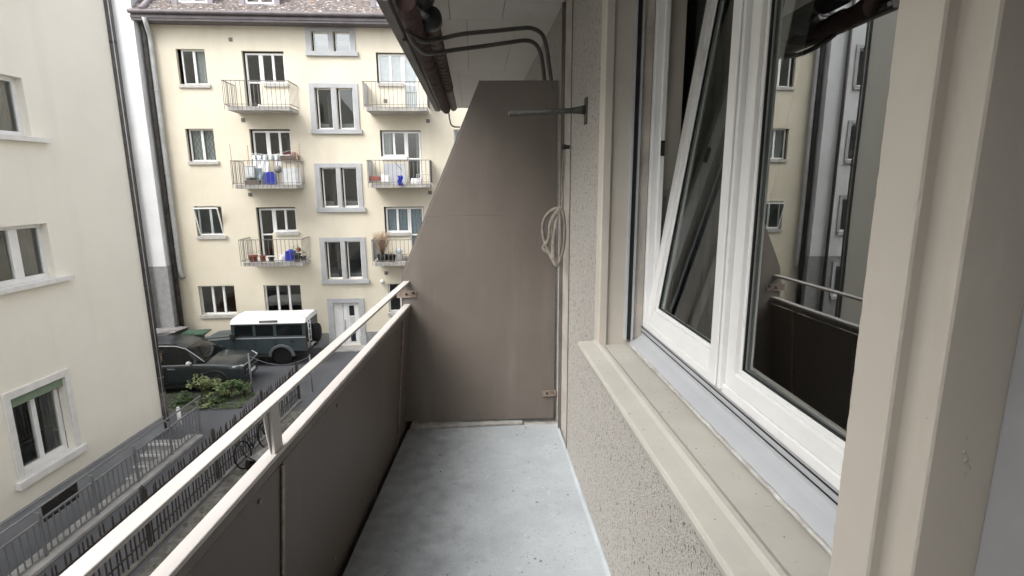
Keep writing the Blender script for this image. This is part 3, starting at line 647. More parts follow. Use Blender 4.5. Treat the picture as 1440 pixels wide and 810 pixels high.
b = MB(); b.box(-2.98, .0, -.012, .0, 1.19, 1.235); b.build('waist_trim', 'alu', dv)
for x in (-1.02, -3.72): arch(dv, x, 0, .42, 'arch_grey', .42, -.06)
for x in (-1.02, -3.72):
    wheel(dv, x, .12, .40, .24, -1); wheel(dv, x, 1.66, .40, .24, 1)
b = MB(); b.box(-3.1, -.1, .25, 1.55, .38, .60); b.box(-.16, .0, .05, .45, .45, .62); b.box(-.16,.0,1.33,1.73,.45,.62); b.build('underbody', 'black', dv)
b = MB(); b.bar((-3.15,-.03,.46),(-1.55,-.03,.46),.12,.05); b.build('side_step', 'black', dv)
b = MB(); b.lathe([(.18,-.1),(.36,-.1),(.40,-.06),(.40,.08),(.36,.12),(.001,.12)], (.16,.98,1.14), 26, axis='x'); b.lathe([(.001,.13),(.2,.13),(.22,.11)], (.16,.98,1.14), 16, axis='x'); b.build('spare_wheel', 'tyre', dv)
b = MB()   # ladder on the near rear corner
for y in (.12, .40): b.tube([(-.35,y,2.07),(-.05,y,2.09),(.06,y,1.98),(.10,y,1.80),(.10,y,.95)], .024, 6)
for z in (1.75, 1.5, 1.25, 1.02): b.tube([(.10,.12,z),(.10,.40,z)], .020, 6)
b.tube([(-.2,.12,2.08),(-.2,.40,2.08)], .015, 6); b.tube([(-.35,.12,2.07),(-.35,1.2,2.10),(.05,1.5,2.05),(.05,1.6,1.9)], .015, 6)
b.build('ladder', 'ball', dv)
b = MB()
for x0_ in (-1.22, -2.07, -2.90): b.box(x0_-.006, x0_+.006, -.0145, -.0125, .55, 1.185)
b.box(-2.90,-1.22,-.0145,-.0125,.545,.557); b.build('panel_gap', 'black', dv)
b = MB()
for x0_ in (-1.34, -2.20): b.box(x0_-.05, x0_+.05, -.03, -.015, 1.08, 1.11)
b.box(-.62,-.50,-.018,-.0125,.98,1.10); b.build('door_handle', 'black', dv)
b = MB()
for z_ in (.62,.95,1.15):
    for x0_ in (-2.93,-2.10): b.box(x0_-.03, x0_+.03, -.022, -.0125, z_, z_+.03)
b.build('hinge', 'black', dv)
b = MB(); b.box(.0,.02,.08,1.70,.64,1.78); b.build('rear_door', 'car_glass', dv)
b = MB(); b.box(.02,.035,.62,1.12,.66,.78); b.build('number_plate', 'ball', dv)
b = MB(); b.box(-2.98,-2.78,-.16,-.03,1.22,1.44); b.bar((-2.9,0,1.25),(-2.9,-.06,1.25),.03,.03); b.build('door_mirror', 'black', dv, bevel=.02)
for z in (.75, .93, 1.10):
    b = MB(); b.lathe([(.001,.03),(.04,.03),(.045,0)], (0,.11,z), 10, axis='x'); b.build('tail_light', 'red', dv)
# dark modern car: front at x=0, body runs to -x, near side y=0
sv = thing('parked_car', 'dark glossy car with pale mirror and silver window trim, parked behind the shrubs', 'car', (-7.72, 17.22, G), R(1.5)); sv.scale = (.95, .95, .95)
def loft(b, stations, m=0, mf=None, capends=True):
    n = len(stations[0][1]); o = len(b.v)
    for x, ring in stations:
        for y, z in ring: b.v.append((x, y, z))
    for i in range(len(stations)-1):
        for k in range(n-1):
            b.f.append([o+i*n+k, o+i*n+k+1, o+(i+1)*n+k+1, o+(i+1)*n+k]); b.m.append(mf(i, k) if mf else m); b.s.append(True)
    if capends:
        for i in (0, len(stations)-1): b.f.append([o+i*n+k for k in range(n)]); b.m.append(m); b.s.append(False)
def ring(wd, zb, zs, zt, c=.92):
    h = [(0,zb),(wd*.86,zb),(wd*.97,zb+.10),(wd,zb+.25),(wd*.985,(zb+zs)/2+.08),(wd,zs-.06),(wd*.965,zs),(wd*.80,zs+(zt-zs)*.65),(wd*.4,zt),(0,zt+.01)]
    return [(c-y, z) for y, z in h] + [(c+y, z) for y, z in h[::-1][1:]]
b = MB()
st = [(0.03,.66,.36,.72,.80),(-.02,.80,.24,.82,.90),(-.10,.88,.20,.88,.97),(-.35,.91,.19,.92,1.03),(-.8,.93,.19,.97,1.07),(-1.3,.93,.19,1.0,1.10),(-1.8,.93,.19,1.02,1.06),(-2.8,.93,.19,1.03,1.06),(-3.8,.93,.19,1.04,1.07),(-4.3,.91,.22,1.04,1.08),(-4.6,.80,.32,.98,1.02)]
loft(b, [(x, ring(wd, zb, zs, zt)) for x, wd, zb, zs, zt in st])
cb = b.build('body', 'car_dark', sv)
md = cb.modifiers.new('sub', 'SUBSURF'); md.levels = 1; md.render_levels = 1
def gring(wb, wt, zb, zt, c=.92):
    h = [(wb,zb),((wb*.45+wt*.55),zb+(zt-zb)*.55),(wt,zt-.045),(wt*.88,zt-.01),(wt*.5,zt+.01),(0,zt+.02)]
    return [(c-y, z) for y, z in h] + [(c+y, z) for y, z in h[::-1][1:]]
gs = [(-1.15,.80,.77,1.02,1.09),(-1.80,.84,.66,1.02,1.56),(-2.1,.85,.67,1.02,1.66),(-2.8,.85,.67,1.03,1.70),(-3.6,.85,.66,1.04,1.69),(-4.25,.83,.62,1.04,1.60),(-4.6,.78,.66,1.02,1.15)]
b = MB(); loft(b, [(x, gring(*a)) for x, *a in gs], 0, lambda i, k: 1 if (2 <= k <= 7 and 1 <= i <= 4) else 0)
b.build('greenhouse', ['car_glass', 'car_dark'], sv)
b = MB(); pr = [(-1.20,.130,1.09),(-1.5,.185,1.32),(-1.80,.245,1.525),(-2.1,.240,1.625),(-2.8,.240,1.665),(-3.6,.250,1.655),(-4.2,.285,1.57)]
b.tube([(x, y-.012, z) for x, y, z in pr], .016, 6); b.build('window_trim', 'chrome', sv)
b = MB(); b.lathe([(.001,-.09),(.05,-.07),(.065,0),(.05,.07),(.001,.10)], (-1.62,-.10,1.12), 10, axis='y'); b.bar((-1.62,-.03,1.08),(-1.62,.10,1.06),.06,.03); mo = b.build('door_mirror', 'ball', sv)
b = MB(); b.lathe([(.001,-.09),(.05,-.07),(.065,0),(.05,.07),(.001,.10)], (-1.62,1.94,1.12), 10, axis='y'); b.build('door_mirror', 'black', sv)
for y0, y1, sgn in ((.08,.38,1),(1.46,1.76,-1)):
    b = MB(); b.bar((-.26,.030 if sgn>0 else 1.81,.89),(-.0,.27 if sgn>0 else 1.57,.86),.05,.05); b.build('headlight', 'lamp', sv)
b = MB(); b.box(-.005,.045,.33,1.51,.50,.78); b.bar((.02,.18,.42),(.035,.75,.34),.03,.05); b.build('grille', 'black', sv)
b = MB(); b.bar((-.0,.27,.84),(.065,.92,.85),.02,.03); b.bar((.065,.92,.85),(-.0,1.57,.84),.02,.03); b.bar((.05,.35,.66),(.06,1.49,.66),.012,.02); b.build('grille_trim', 'chrome', sv)
b = MB(); b.box(.04,.05,.66,1.18,.44,.55); b.build('number_plate', 'ball', sv)
b = MB(); b.bar((-.12,.09,.33),(.02,.42,.40),.02,.05); b.build('fog_light_trim', 'chrome', sv)
for x in (-.88, -3.65):
    arch(sv, x, .005, .37, 'black', .36, -.02)
    wheel(sv, x, .12, .34, .22, -1); wheel(sv, x, 1.72, .34, .22, 1)
b = MB()
for x0_ in (-1.45, -2.45, -3.35): b.bar((x0_,-.0095,.32),(x0_+.02,-.0085,.98),.012,.006)
b.bar((-3.35,-.0095,.32),(-1.45,-.0095,.32),.006,.012); b.build('panel_gap', 'black', sv)
b = MB(); b.bar((-4.2,-.006,.27),(-.35,-.006,.27),.03,.10); b.build('side_cladding', 'black', sv)
for y_ in (.28, 1.56):
    b = MB(); b.tube([(-2.1,y_,1.70),(-3.9,y_,1.70)], .014, 6); b.build('roof_rail', 'black', sv)
b = MB(); b.bar((-2.35,-.012,.90),(-2.12,-.012,.90),.02,.03); b.bar((-3.2,-.012,.91),(-2.97,-.012,.91),.02,.03); b.build('door_handle', 'chrome', sv)
b = MB(); b.bar((-1.30,.5,1.05),(-1.5,1.2,1.14),.02,.015); b.build('wiper', 'black', sv)

# bin shelter and wheelie bin
bs = thing('bin_shelter', 'low dark bin shelter with weathered boards on its flat roof, behind the dark car', 'shelter', (-13.0, 19.75, G), R(-8))
b = MB(); b.box(0, 1.30, 0, 1.9, 0, 1.12); b.build('body', 'bin_dark', bs, bevel=.02)
b = MB()
for k in range(6): b.box(-.08+rnd.uniform(-.03,.03), 1.38+rnd.uniform(-.04,.04), -.05+k*.33, -.05+k*.33+.31, 1.135+rnd.uniform(0,.02), 1.165+rnd.uniform(0,.03))
b.bar((.3,.2,1.22),(1.3,.9,1.24),.12,.03); b.build('roof_board', 'board', bs, bevel=.008)
wbn = thing('wheelie_bin', 'dark green wheelie bin with sloping lid between the shelter and the off-road car', 'bin', (-11.25, 20.55, G), R(5))
b = MB(); b.prism([(.08,0),(.52,0),(.60,1.0),(0,1.0)], 0, .62, 'y'); b.build('body', 'bin_green', wbn, bevel=.03)
b = MB(); b.box(-.05,.85,-.05,.67,1.02,1.09); b.build('lid', 'bin_green', wbn, bevel=.03)
for y in (.08,.54):
    b = MB(); b.lathe([(.001,-.04),(.1,-.04),(.1,.04),(.001,.04)], (.08,y,.1), 14, axis='y'); b.build('wheel', 'tyre', wbn)
b = MB(); b.tube([(0,0,0),(0,0,1.0)], .015, 6, 0); b.lathe([(.001,1.0),(.06,1.02),(.085,1.08),(.06,1.14),(.001,1.16)], n=12); tag(place(b.build('garden_lamp', 'ball'), (-11.02, 19.95, G)), 'small round white garden globe on a stake beside the bin shelter', 'lamp')

# ------------------------------------------------------------------ shrubs
def leaves(b, c, n, rad, size, rg, m=0, flat=.7, hm=None):
    for _ in range(n):
        v = Vector((rg.gauss(0,1), rg.gauss(0,1), rg.gauss(0,1))).normalized() * (rg.random()**.45)
        p = Vector(c) + Vector((v.x*rad[0], v.y*rad[1], v.z*rad[2]))
        s = size*rg.uniform(.5,1.3); a = rg.uniform(0, 6.28); t = rg.uniform(-.9,.9)
        d1 = Vector((math.cos(a), math.sin(a), math.sin(t)*.6)).normalized(); d2 = d1.cross(Vector((rg.uniform(-.4,.4), rg.uniform(-.4,.4), 1))).normalized()
        b.add([p-d1*s, p-d2*s*.42, p+d1*s, p+d2*s*.42+Vector((0,0,s*.1))], [(0,1,2,3)], m if hm is None else hm(p))
def shrub(x, y, r, h, n, mats, label, seed):
    rg = random.Random(seed); t = thing('shrub', label, 'shrub', (x, y, G), 0, 'shrubs in front of the dark car')
    b = MB()
    for k in range(9):
        a = rg.uniform(0,6.28); q = rg.uniform(.2,.9)
        b.tube([(0,0,0),(r*q*.5*math.cos(a), r*q*.5*math.sin(a), h*.5),(r*q*math.cos(a), r*q*math.sin(a), h*rg.uniform(.7,.98))], [.012,.008,.004], 5)
    b.build('stem', 'stem', t)
    b = MB()
    for k in range(12):
        a = rg.uniform(0,6.28); q = r*rg.uniform(.05,.85); cz = h*rg.uniform(.25,.9)
        mm = rg.choice([0,0,1])
        leaves(b, (q*math.cos(a), q*math.sin(a), cz), n//12, (r*.35, r*.35, h*.22), .055, rg, hm=lambda p, mm=mm: mm)
    b.build('foliage', mats, t, recalc=False)
shrub(-8.60, 16.75, .50, .74, 620, ['leaf2','leaf'], 'tall pale green shrub, highest of the clump in front of the dark car', 1)
shrub(-7.95, 16.60, .44, .55, 480, ['leaf','leaf2'], 'mid green shrub just right of the tall pale shrub, near the grey post', 2)
shrub(-7.50, 16.75, .40, .55, 500, ['leaf','leaf3'], 'small green shrub at the foot of the grey steel post', 3)
shrub(-9.25, 16.5, .42, .28, 330, ['leaf','leaf3'], 'low dark green shrub left of the tall pale shrub', 4)
shrub(-8.25, 16.25, .45, .32, 380, ['leaf3','leaf2'], 'low shrub spilling onto the asphalt in front of the tall pale shrub', 5)
b = MB(); rg = random.Random(11)
for _ in range(1900):
    x = rg.uniform(-10.35, -7.2); y = 15.75 + rg.random()*1.35
    leaves(b, (x, y, G+.04), 1, (.05,.05,.06), .045, rg, hm=lambda p: rg.choice([0,1,1]))
o = b.build('ground_cover', ['leaf','leaf3'], recalc=False); o['kind'] = 'stuff'
b = MB()
for _ in range(420):
    t = rg.random(); y = 6.2 + t*9.3; x = -6.28 + (y-6.2)*.083 + rg.uniform(.1, .42) + abs(rg.gauss(0,.15))
    if rg.random() < .55 + .45*math.sin(y*2.1): leaves(b, (x, y, G+.05), 1, (.03,.03,.05), .035, rg, hm=lambda p: rg.choice([0,1,2]))
o = b.build('weeds', ['leaf','leaf3','leaf2'], recalc=False); o['kind'] = 'stuff'
b = MB()
for _ in range(260):
    y = rg.uniform(6.2, 15.6); x = -6.28 + (y-6.2)*.083 + rg.uniform(.05,1.0); s = rg.uniform(.015,.05)
    c = Vector((x, y, G+.012)); vs = [c+Vector((rg.uniform(.7,1.2)*s*math.cos(k*1.256), rg.uniform(.7,1.2)*s*math.sin(k*1.256), 0)) for k in range(5)]
    b.add(vs + [c+Vector((0,0,s*.7))], [(k, (k+1)%5, 5) for k in range(5)])
o = b.build('rubble', 'soil', recalc=True); o['kind'] = 'stuff'

# bicycles by the fence
def bicycle(x, y, rz, lean, label, m):
    t = thing('bicycle', label, 'bicycle', (x, y, G), rz); t.rotation_euler = (0, lean, rz)
    for yy in (-.52, .52):
        b = MB(); n = 28
        b.tube([(0, yy+.32*math.cos(2*math.pi*k/n), .34+.32*math.sin(2*math.pi*k/n)) for k in range(n+1)], .018, 6, 0)
        for k in range(9): b.tube([(0,yy,.34),(0, yy+.31*math.cos(k*math.pi/4.5), .34+.31*math.sin(k*math.pi/4.5))], .0012, 3, 1)
        b.build('wheel', ['tyre','rail_grey'], t)
    b = MB(); P = dict(bb=(0,-.08,.30), seat=(0,-.20,.78), head=(0,.34,.82), rw=(0,-.52,.34), fw=(0,.52,.34), hd=(0,.38,.70))
    for a, c in (('bb','seat'),('seat','head'),('bb','hd'),('rw','bb'),('rw','seat'),('hd','fw'),('head','hd')): b.tube([P[a], P[c]], .016, 6)
    b.build('frame', m, t)
    b = MB(); b.prism([(-.07,-.30),(.07,-.30),(.02,-.03),(-.02,-.03)], .84, .89, 'z'); b.tube([P['seat'],(0,-.22,.85)], .013, 6); b.build('saddle', 'black', t, bevel=.015)
    b = MB(); b.tube([(-.28,.24,.98),(-.12,.36,.97),(.12,.36,.97),(.28,.24,.98)], .012, 6); b.tube([P['head'],(0,.36,.97)], .013, 6); b.build('handlebar', 'black', t)
bicycle(-5.50, 12.75, R(-8), R(-12), 'black bicycle leaning on the iron fence beside the small cart', 'black')
ct = thing('hand_cart', 'small hand cart with a pale flat deck and black wheels beside the bicycles', 'cart', (-5.05, 12.35, G), R(-20))
b = MB(); b.box(-.22,.22,-.5,.5,.34,.38); b.build('deck', 'board', ct, bevel=.01)
for x, y in ((-.26,-.35),(.26,-.35),(-.26,.35),(.26,.35)):
    b = MB(); b.lathe([(.001,-.04),(.06,-.05),(.15,-.05),(.17,0),(.15,.05),(.06,.05),(.001,.04)], (x,y,.17), 16, axis='x'); b.bar((x,y,.17),(x*.7,y,.33),.03,.03); b.build('wheel', 'tyre', ct)
b = MB(); b.tube([(0,-.5,.36),(0,-.75,.6),(0,-.9,.95)], .015, 6); b.tube([(-.15,-.9,.95),(.15,-.9,.95)], .018, 6); b.build('handle', 'black', ct)

# ------------------------------------------------------------------ things on the far balconies (facade coordinates)
FR = Matrix.Translation((0, 22, 0)) @ Matrix.Rotation(R(.61), 4, 'Z')
def fp(u, y, z): v = FR @ Vector((u, y, z)); return (v.x, v.y, v.z)
def put(o, u, y, z, rz=0): o.location = fp(u, y, z); o.rotation_euler = (0,0,rz); return o
def pot(u, y, z, r, h, m, label, plant=None, ph=.25, n=120, seed=1, cat='flower pot'):
    t = thing('flower_pot' if plant else 'pot', label, cat, fp(u, y, z), 0, 'pots on the far balconies')
    b = MB(); b.lathe([(r*.72,0),(r*.95,h*.82),(r*1.08,h*.84),(r*1.08,h),(r*.95,h),(r*.9,h*.85),(.001,h*.84)], n=16); b.build('pot', m, t)
    if plant:
        rg = random.Random(seed); b = MB(); leaves(b, (0,0,h+ph*.45), n, (r*1.25, r*1.1, ph*.6), .035, rg, hm=lambda p: rg.choice([0,1])); b.build('plant', plant, t, recalc=False)
    return t
def planter(u, y, z, wx, label, m, plant=None, seed=3):
    t = thing('planter', label, 'planter', fp(u, y, z), 0, 'pots on the far balconies')
    MB().prism([(-wx/2+.02,0),(wx/2-.02,0),(wx/2,.16),(-wx/2,.16)], -.09, .09, 'y').build('trough', m, t, bevel=.01)
    if plant:
        rg = random.Random(seed); b = MB(); leaves(b, (0,0,.22), 170, (wx*.5,.1,.10), .035, rg, hm=lambda p: rg.choice([0,1])); b.build('plant', plant, t, recalc=False)
z3 = BZ[2]
pot(-8.52,-.82,z3,.17,.26,'red','large terracotta pot in the left corner of the lowest left balcony',['leaf3','stem'],.2,60,2)
pot(-8.17,-.80,z3,.11,.24,'red','small terracotta pot with a twig, second from the left on the lowest left balcony',['leaf3','stem'],.28,50,3)
pot(-7.85,-.80,z3,.12,.18,'black','round black pot between the small terracotta pot and the white can',None)
def can(u, y, z, m, label, s=1.0, name='watering_can'):
    t = thing(name, label, 'watering can', fp(u, y, z)); t.scale = (s, s, s)
    b = MB(); b.lathe([(.10,0),(.12,.02),(.12,.20),(.07,.26),(.05,.27)], n=14); b.build('body', m, t)
    b = MB(); b.tube([(.10,0,.05),(.2,0,.18),(.27,0,.28)], [.025,.016,.012], 8); b.build('spout', m, t)
    b = MB(); b.tube([(-.11,0,.08),(-.19,0,.16),(-.16,0,.27),(-.04,0,.30)], .012, 6); b.build('handle', m, t)
can(-7.42,-.75,z3,'ball','white watering can beside the blue crate on the lowest left balcony',1.0)
b = MB(); b.prism([(-.20,0),(.20,0),(.15,.42),(-.17,.40)], -.15, .15, 'y'); b.lathe([(.09,.40),(.09,.44),(.06,.46)], n=10)
tag(put(b.build('blue_bag', 'blue', bevel=.03), -7.12,-.75,z3), 'big blue bag standing on the lowest left balcony beside the white can', 'bag')
pot(-6.90+.05,-.92,z3-.0,.15,.32,'bin_dark','square-shouldered black pot with green and white flowers on the lowest left balcony',['leaf2','leaf'],.34,150,5)
pot(-6.72,-.55,z3,.12,.16,'bin_dark','small dark pot near the right railing, lowest left balcony, behind the black pot',['leaf3','leaf'],.30,100,6)
b = MB(); b.lathe([(.001,0),(.07,.03),(.09,.10),(.06,.17),(.001,.19)], n=12)
tag(put(b.build('red_lantern', 'red'), -6.78,-.88,z3+.36), 'round red ornament hanging at the right end of the lowest left balcony', 'ornament')
z2 = BZ[1]
# bamboo poles, line, towel
for u, y, zt_, lab in ((-8.88,-1.0,3.05,'leftmost thin pole rising from the laundry balcony corner'), (-8.55,-.25,3.05,'thin pole near the wall on the left of the laundry balcony, second from left'),
                 (-6.66,-.15,3.12,'thin pole beside the right window edge on the laundry balcony'), (-6.60,-.75,2.95,'rightmost thin pole on the laundry balcony')):
    b = MB(); b.tube([(0,0,0),(.01,0,.7),(0,0,zt_-z2)], .014, 6); tag(put(b.build('line_pole', 'bamboo'), u, y, z2), lab, 'pole', 'poles of the laundry balcony')
b = MB(); b.tube([fp(-8.55,-.25,2.75), fp(-7.6,-.22,2.70), fp(-6.66,-.15,2.95)], .006, 5); tag(b.build('clothes_line', 'ball'), 'thin white clothes line strung across the laundry balcony', 'clothes line')
def cloth(u0, u1, y, z0, z1, m, name, label, cat, wob=.03, slant=0):
    b = MB(); n = 12; q = 8
    vs = [(u0+(u1-u0)*i/n + .02*math.sin(j), wob*math.sin(i*1.3+j*.5), z1-(z1-z0+slant*i/n)*j/q + .02*math.sin(i*2.1)) for i in range(n+1) for j in range(q+1)]
    fs = [(i*(q+1)+j, i*(q+1)+j+1, (i+1)*(q+1)+j+1, (i+1)*(q+1)+j) for i in range(n) for j in range(q)]
    b.add(vs, fs, 0, True); o = b.build(name, m, recalc=False); md = o.modifiers.new('thick', 'SOLIDIFY'); md.thickness = .012
    put(o, 0, y, 0); return tag(o, label, cat)
cloth(-8.36,-7.78,-.45,1.98,2.66,'cloth','towel','white towel hanging on the laundry balcony line','towel',slant=.2)
cloth(-8.10,-7.45,-.70,1.66,2.05,'cloth_grey','laundry','slate blue cloth draped low behind the laundry balcony bars','laundry')
cloth(-7.55,-7.35,-.40,2.02,2.45,'cloth','shirt','small white shirt hanging right of the towel on the laundry balcony','shirt')
for k in range(10):
    b = MB(); b.prism([(-.02,0),(.02,0),(.03,-.16-.05*(k%3)),(-.035,-.14)], -.01, .01, 'y')
    tag(put(b.build('sock', ['cloth','cloth_grey'][k % 2]), -8.32+k*.105,-.40,2.68), 'one of the small socks pegged in a row on the laundry balcony drying ring', 'sock', 'socks on the drying ring')
b = MB(); b.tube([(-8.36,-0,2.70),(-7.35,-0,2.66)], .008, 5); tag(put(b.build('drying_rail', 'alu'), 0,-.40,0), 'thin drying rail carrying socks above the white towel', 'drying rail')
b = MB(); b.prism([(-.20,0),(.20,0),(.18,.30),(.10,.48),(-.10,.48),(-.18,.30)], -.12, .12, 'y'); tag(put(b.build('blue_bag', 'blue', bevel=.03), -7.58,-.85,z2), 'blue patterned bag standing on the laundry balcony floor', 'bag')
planter(-7.05,-.05+0,2.66-.15+.0,.75,'window box with pink and dark red flowers under the laundry balcony window','wood',['pink','red'],5)
planter(-8.25,-.85,z2,.55,'low trough of dark plants on the left of the laundry balcony floor','wood',['leaf3','leaf'],8)
b = MB(); b.box(-.17,.17,-.17,.17,0,.42); b.box(-.18,.18,-.18,.18,.42,.46); tag(put(b.build('storage_box', 'curtain', bevel=.02), -8.45,-.35,z2+.35-.1), 'pale storage box behind the bars at the left of the laundry balcony', 'box')
b = MB(); b.box(-.30,.30,-.15,.15,0,.62); tag(put(b.build('cabinet', 'cloth_grey', bevel=.02), -8.35,-.30,z2), 'slate grey cabinet under the white towel on the laundry balcony', 'cabinet')
b = MB(); b.lathe([(.001,-.03),(.14,-.03),(.14,.03),(.001,.03)], n=18, axis='y'); b.bar((0,0,.14),(0,0,.36),.012,.012); b.bar((0,0,-.14),(0,0,-.4),.012,.012); tag(put(b.build('hanging_disc', 'rail_thin'), -7.22,-1.09,z2+.55), 'dark round disc hung on the laundry balcony railing', 'ornament')
b = MB(); b.box(-.36,.36,-.01,.01,0,.62); tag(put(b.build('board', 'curtain'), -6.98,-.30,z2), 'pale board leaning on the wall of the laundry balcony behind the bars', 'board')
b = MB(); b.lathe([(.001,0),(.05,0),(.06,.08),(.03,.13),(.001,.14)], n=10); tag(put(b.build('white_jar', 'ball'), -7.85,-.55,BZ[0]), 'small white jar on the empty top left balcony by its door', 'jar')
# right-hand balconies
zd2 = DZ[1]
planter(-3.72,-.85,zd2+.12,.42,'red trough at the left end of the middle right balcony','red',None)
b = MB(); b.prism([(-.17,0),(.17,0),(.14,.30),(.05,.22),(-.08,.34),(-.16,.26)], -.12, .12, 'y'); tag(put(b.build('white_bag', 'cloth', bevel=.04), -3.35,-.80,zd2+.05), 'crumpled white bag beside the red trough on the middle right balcony', 'bag')
b = MB(); b.box(-.42,.42,-.02,.02,0,.78); b.box(-.42,-.40,-.03,-.02,0,.78); b.box(.40,.42,-.03,-.02,0,.78); tag(put(b.build('grey_screen', 'alu'), -3.02,-.35,zd2), 'pale grey screen panel standing on the middle right balcony', 'screen')
b = MB(); b.tube([(-.28,0,.30),(.02,-.1,0)], .01, 5); tag(put(b.build('stick', 'iron'), -2.70,-.92,zd2+.50), 'thin dark stick leaning on the middle right balcony rail', 'stick')
cloth(-2.86,-2.68,-1.09,zd2-.05,zd2+.30,'blue','blue_cloth','blue cloth hung low on the middle right balcony railing','cloth')
b = MB()
for k in range(6): b.tube([(-.22+.09*k,-.1,0),(-.22+.09*k,-.1,.34),(-.22+.09*k,.1,.34)], .008, 5)
b.tube([(-.24,-.1,.34),(.25,-.1,.34)], .008, 5); b.tube([(-.24,-.1,.17),(.25,-.1,.17)], .008, 5)
tag(put(b.build('wire_rack', 'zinc'), -1.95,-.75,zd2), 'low wire rack at the right end of the middle right balcony', 'rack')
b = MB(); b.box(-.2,.2,-.14,.14,0,.2); tag(put(b.build('white_crate', 'cloth', bevel=.02), -2.2,-.6,zd2), 'low white crate next to the wire rack on the middle right balcony', 'crate')
zd3 = DZ[2]
t = thing('dry_plant', 'large dried straw coloured plant in a black pot on the lowest right balcony', 'plant', fp(-3.62,-.75,zd3), 0)
b = MB(); b.lathe([(.17,0),(.22,.26),(.2,.28),(.001,.27)], n=14); b.build('pot', 'black', t)
b = MB(); rg = random.Random(5)
for k in range(260):
    a = rg.uniform(0,6.28); q = rg.uniform(.0,.42); h = rg.uniform(.7,1.22)
    b.tube([(0,0,.25),(q*.35*math.cos(a),q*.35*math.sin(a),h*.6),(q*math.cos(a),q*math.sin(a)*.8,h)], [.005,.004,.003], 3)
leaves(b, (0,0,.95), 420, (.40,.32,.24), .035, rg)
b.build('stalks', 'dry', t, recalc=False)
pot(-3.28,-.80,zd3,.18,.26,'black','wide black pot right of the dried plant on the lowest right balcony',['leaf3','dry'],.15,80,12)
can(-2.98,-.72,zd3+.28,'curtain_blue','pale blue watering can on a stand on the lowest right balcony',.8)
b = MB(); b.box(-.13,.13,-.12,.12,0,.27); tag(put(b.build('stool', 'conc', bevel=.01), -2.98,-.72,zd3), 'small grey stool under the pale blue watering can', 'stool')
pot(-2.74,-.80,zd3,.09,.18,'conc','small grey pot between the stool and the brown pot',['leaf3','dry'],.12,60,13)
pot(-2.52,-.82,zd3,.12,.17,'wood','brown pot left of the bright blue can on the lowest right balcony',['leaf3','red'],.10,60,14)
can(-2.22,-.80,zd3,'blue','bright blue watering can at the right of the lowest right balcony',1.45)

# ------------------------------------------------------------------ our own building
own = thing('stucco_building', 'rough stucco building on the right whose balcony we stand on', 'building')
XW = .535
b = MB()
def wb_(y0, y1, z0, z1): b.box(XW, XW+.30, y0, y1, z0, z1)
wb_(-14, -.44, -.17, 2.76); wb_(-.44, .645, 2.36, 2.76); wb_(.645, 2.28, -.17, .86); wb_(.645, 2.28, 2.62, 2.76)
wb_(2.28, 2.98, -.17, 2.76); wb_(3.27, 14, -.17, 2.76)
b.box(XW+.01, XW+.30, 2.98, 3.27, -.17, 2.76, 1)
b.box(XW, XW+.30, -14, 14, G, -.17); b.box(XW, XW+.30, -14, 14, 2.76, 7.5)
b.box(XW+.30, 8, -14, -13.7, G, 7.5); b.box(XW+.30, 8, 13.7, 14, G, 7.5); b.box(7.7, 8, -13.7, 13.7, G, 7.5); b.box(XW+.30, 7.7, -13.7, 13.7, 7.3, 7.5)
b.build('wall', ['stucco', 'joint'], own)
MB().box(-.70, XW-.002, -.475, -.450, -.15, 2.598).build('unseen_light_blocker', 'screen', own)  # added unseen panel behind the camera, keeps light off the jamb reveals
b = MB()   # narrow metal edge strips of the joint
b.box(XW-.004, XW+.009, 2.968, 2.982, -.0, 2.6); b.box(XW-.010, XW+.009, 3.255, 3.275, -.0, 2.6); b.build('joint_strip', 'rail_under', own)
b = MB(); b.lathe([(.001,-.015),(.012,-.012),(.016,0),(.012,.012),(.001,.015)], (XW-.03,3.02,1.79), 10); b.box(XW-.03,XW,3.01,3.03,1.78,1.80); b.build('hook', 'guide', own)
# stepped stone jamb between the door and the window, worn arrises
b = MB(); rg = random.Random(3)
prof = [(.503,.646),(.5003,.6435),(.500,.641),(.500,.5825),(.5008,.5785),(.5045,.577),(.517,.577),(.524,.575),(.5285,.570),(.531,.563),(.531,.5495),(.5318,.5465),(.535,.545),(.80,.545),(.80,.646)]
nz = 260; n = len(prof); z0, z1 = 0, 2.62
for k in range(nz+1):
    z = z0+(z1-z0)*k/nz
    w1_ = (rg.random()-.5)*.0007 + (rg.random() < .03)*rg.uniform(.0003,.0014); w2_ = (rg.random()-.5)*.0007 + (rg.random() < .012)*rg.uniform(.0003,.0012); w3_ = (rg.random()-.5)*.0005 + (rg.random() < .010)*rg.uniform(.0003,.0012)
    for i, (x, y) in enumerate(prof):
        if i == 1: x += max(0, w1_)*1.6; y -= max(0, w1_)*1.6
        if i == 4: x += max(0, w2_)*1.3; y += max(0, w2_)
        if i == 11: x += max(0, w3_)*1.6; y += max(0, w3_)*1.6
        b.v.append((x, y, z))
for k in range(nz):
    for i in range(n-1):
        b.f.append([k*n+i, k*n+i+1, (k+1)*n+i+1, (k+1)*n+i]); b.m.append(0); b.s.append(i in (6,7,8))
b.add([(x, y, z1) for x, y in prof], [tuple(range(n))])
b.quad((.503,.646,0),(.80,.646,0),(.80,.646,z1),(.503,.646,z1))
b.build('door_jamb', 'stone', own, recalc=True)
rg = random.Random(31)
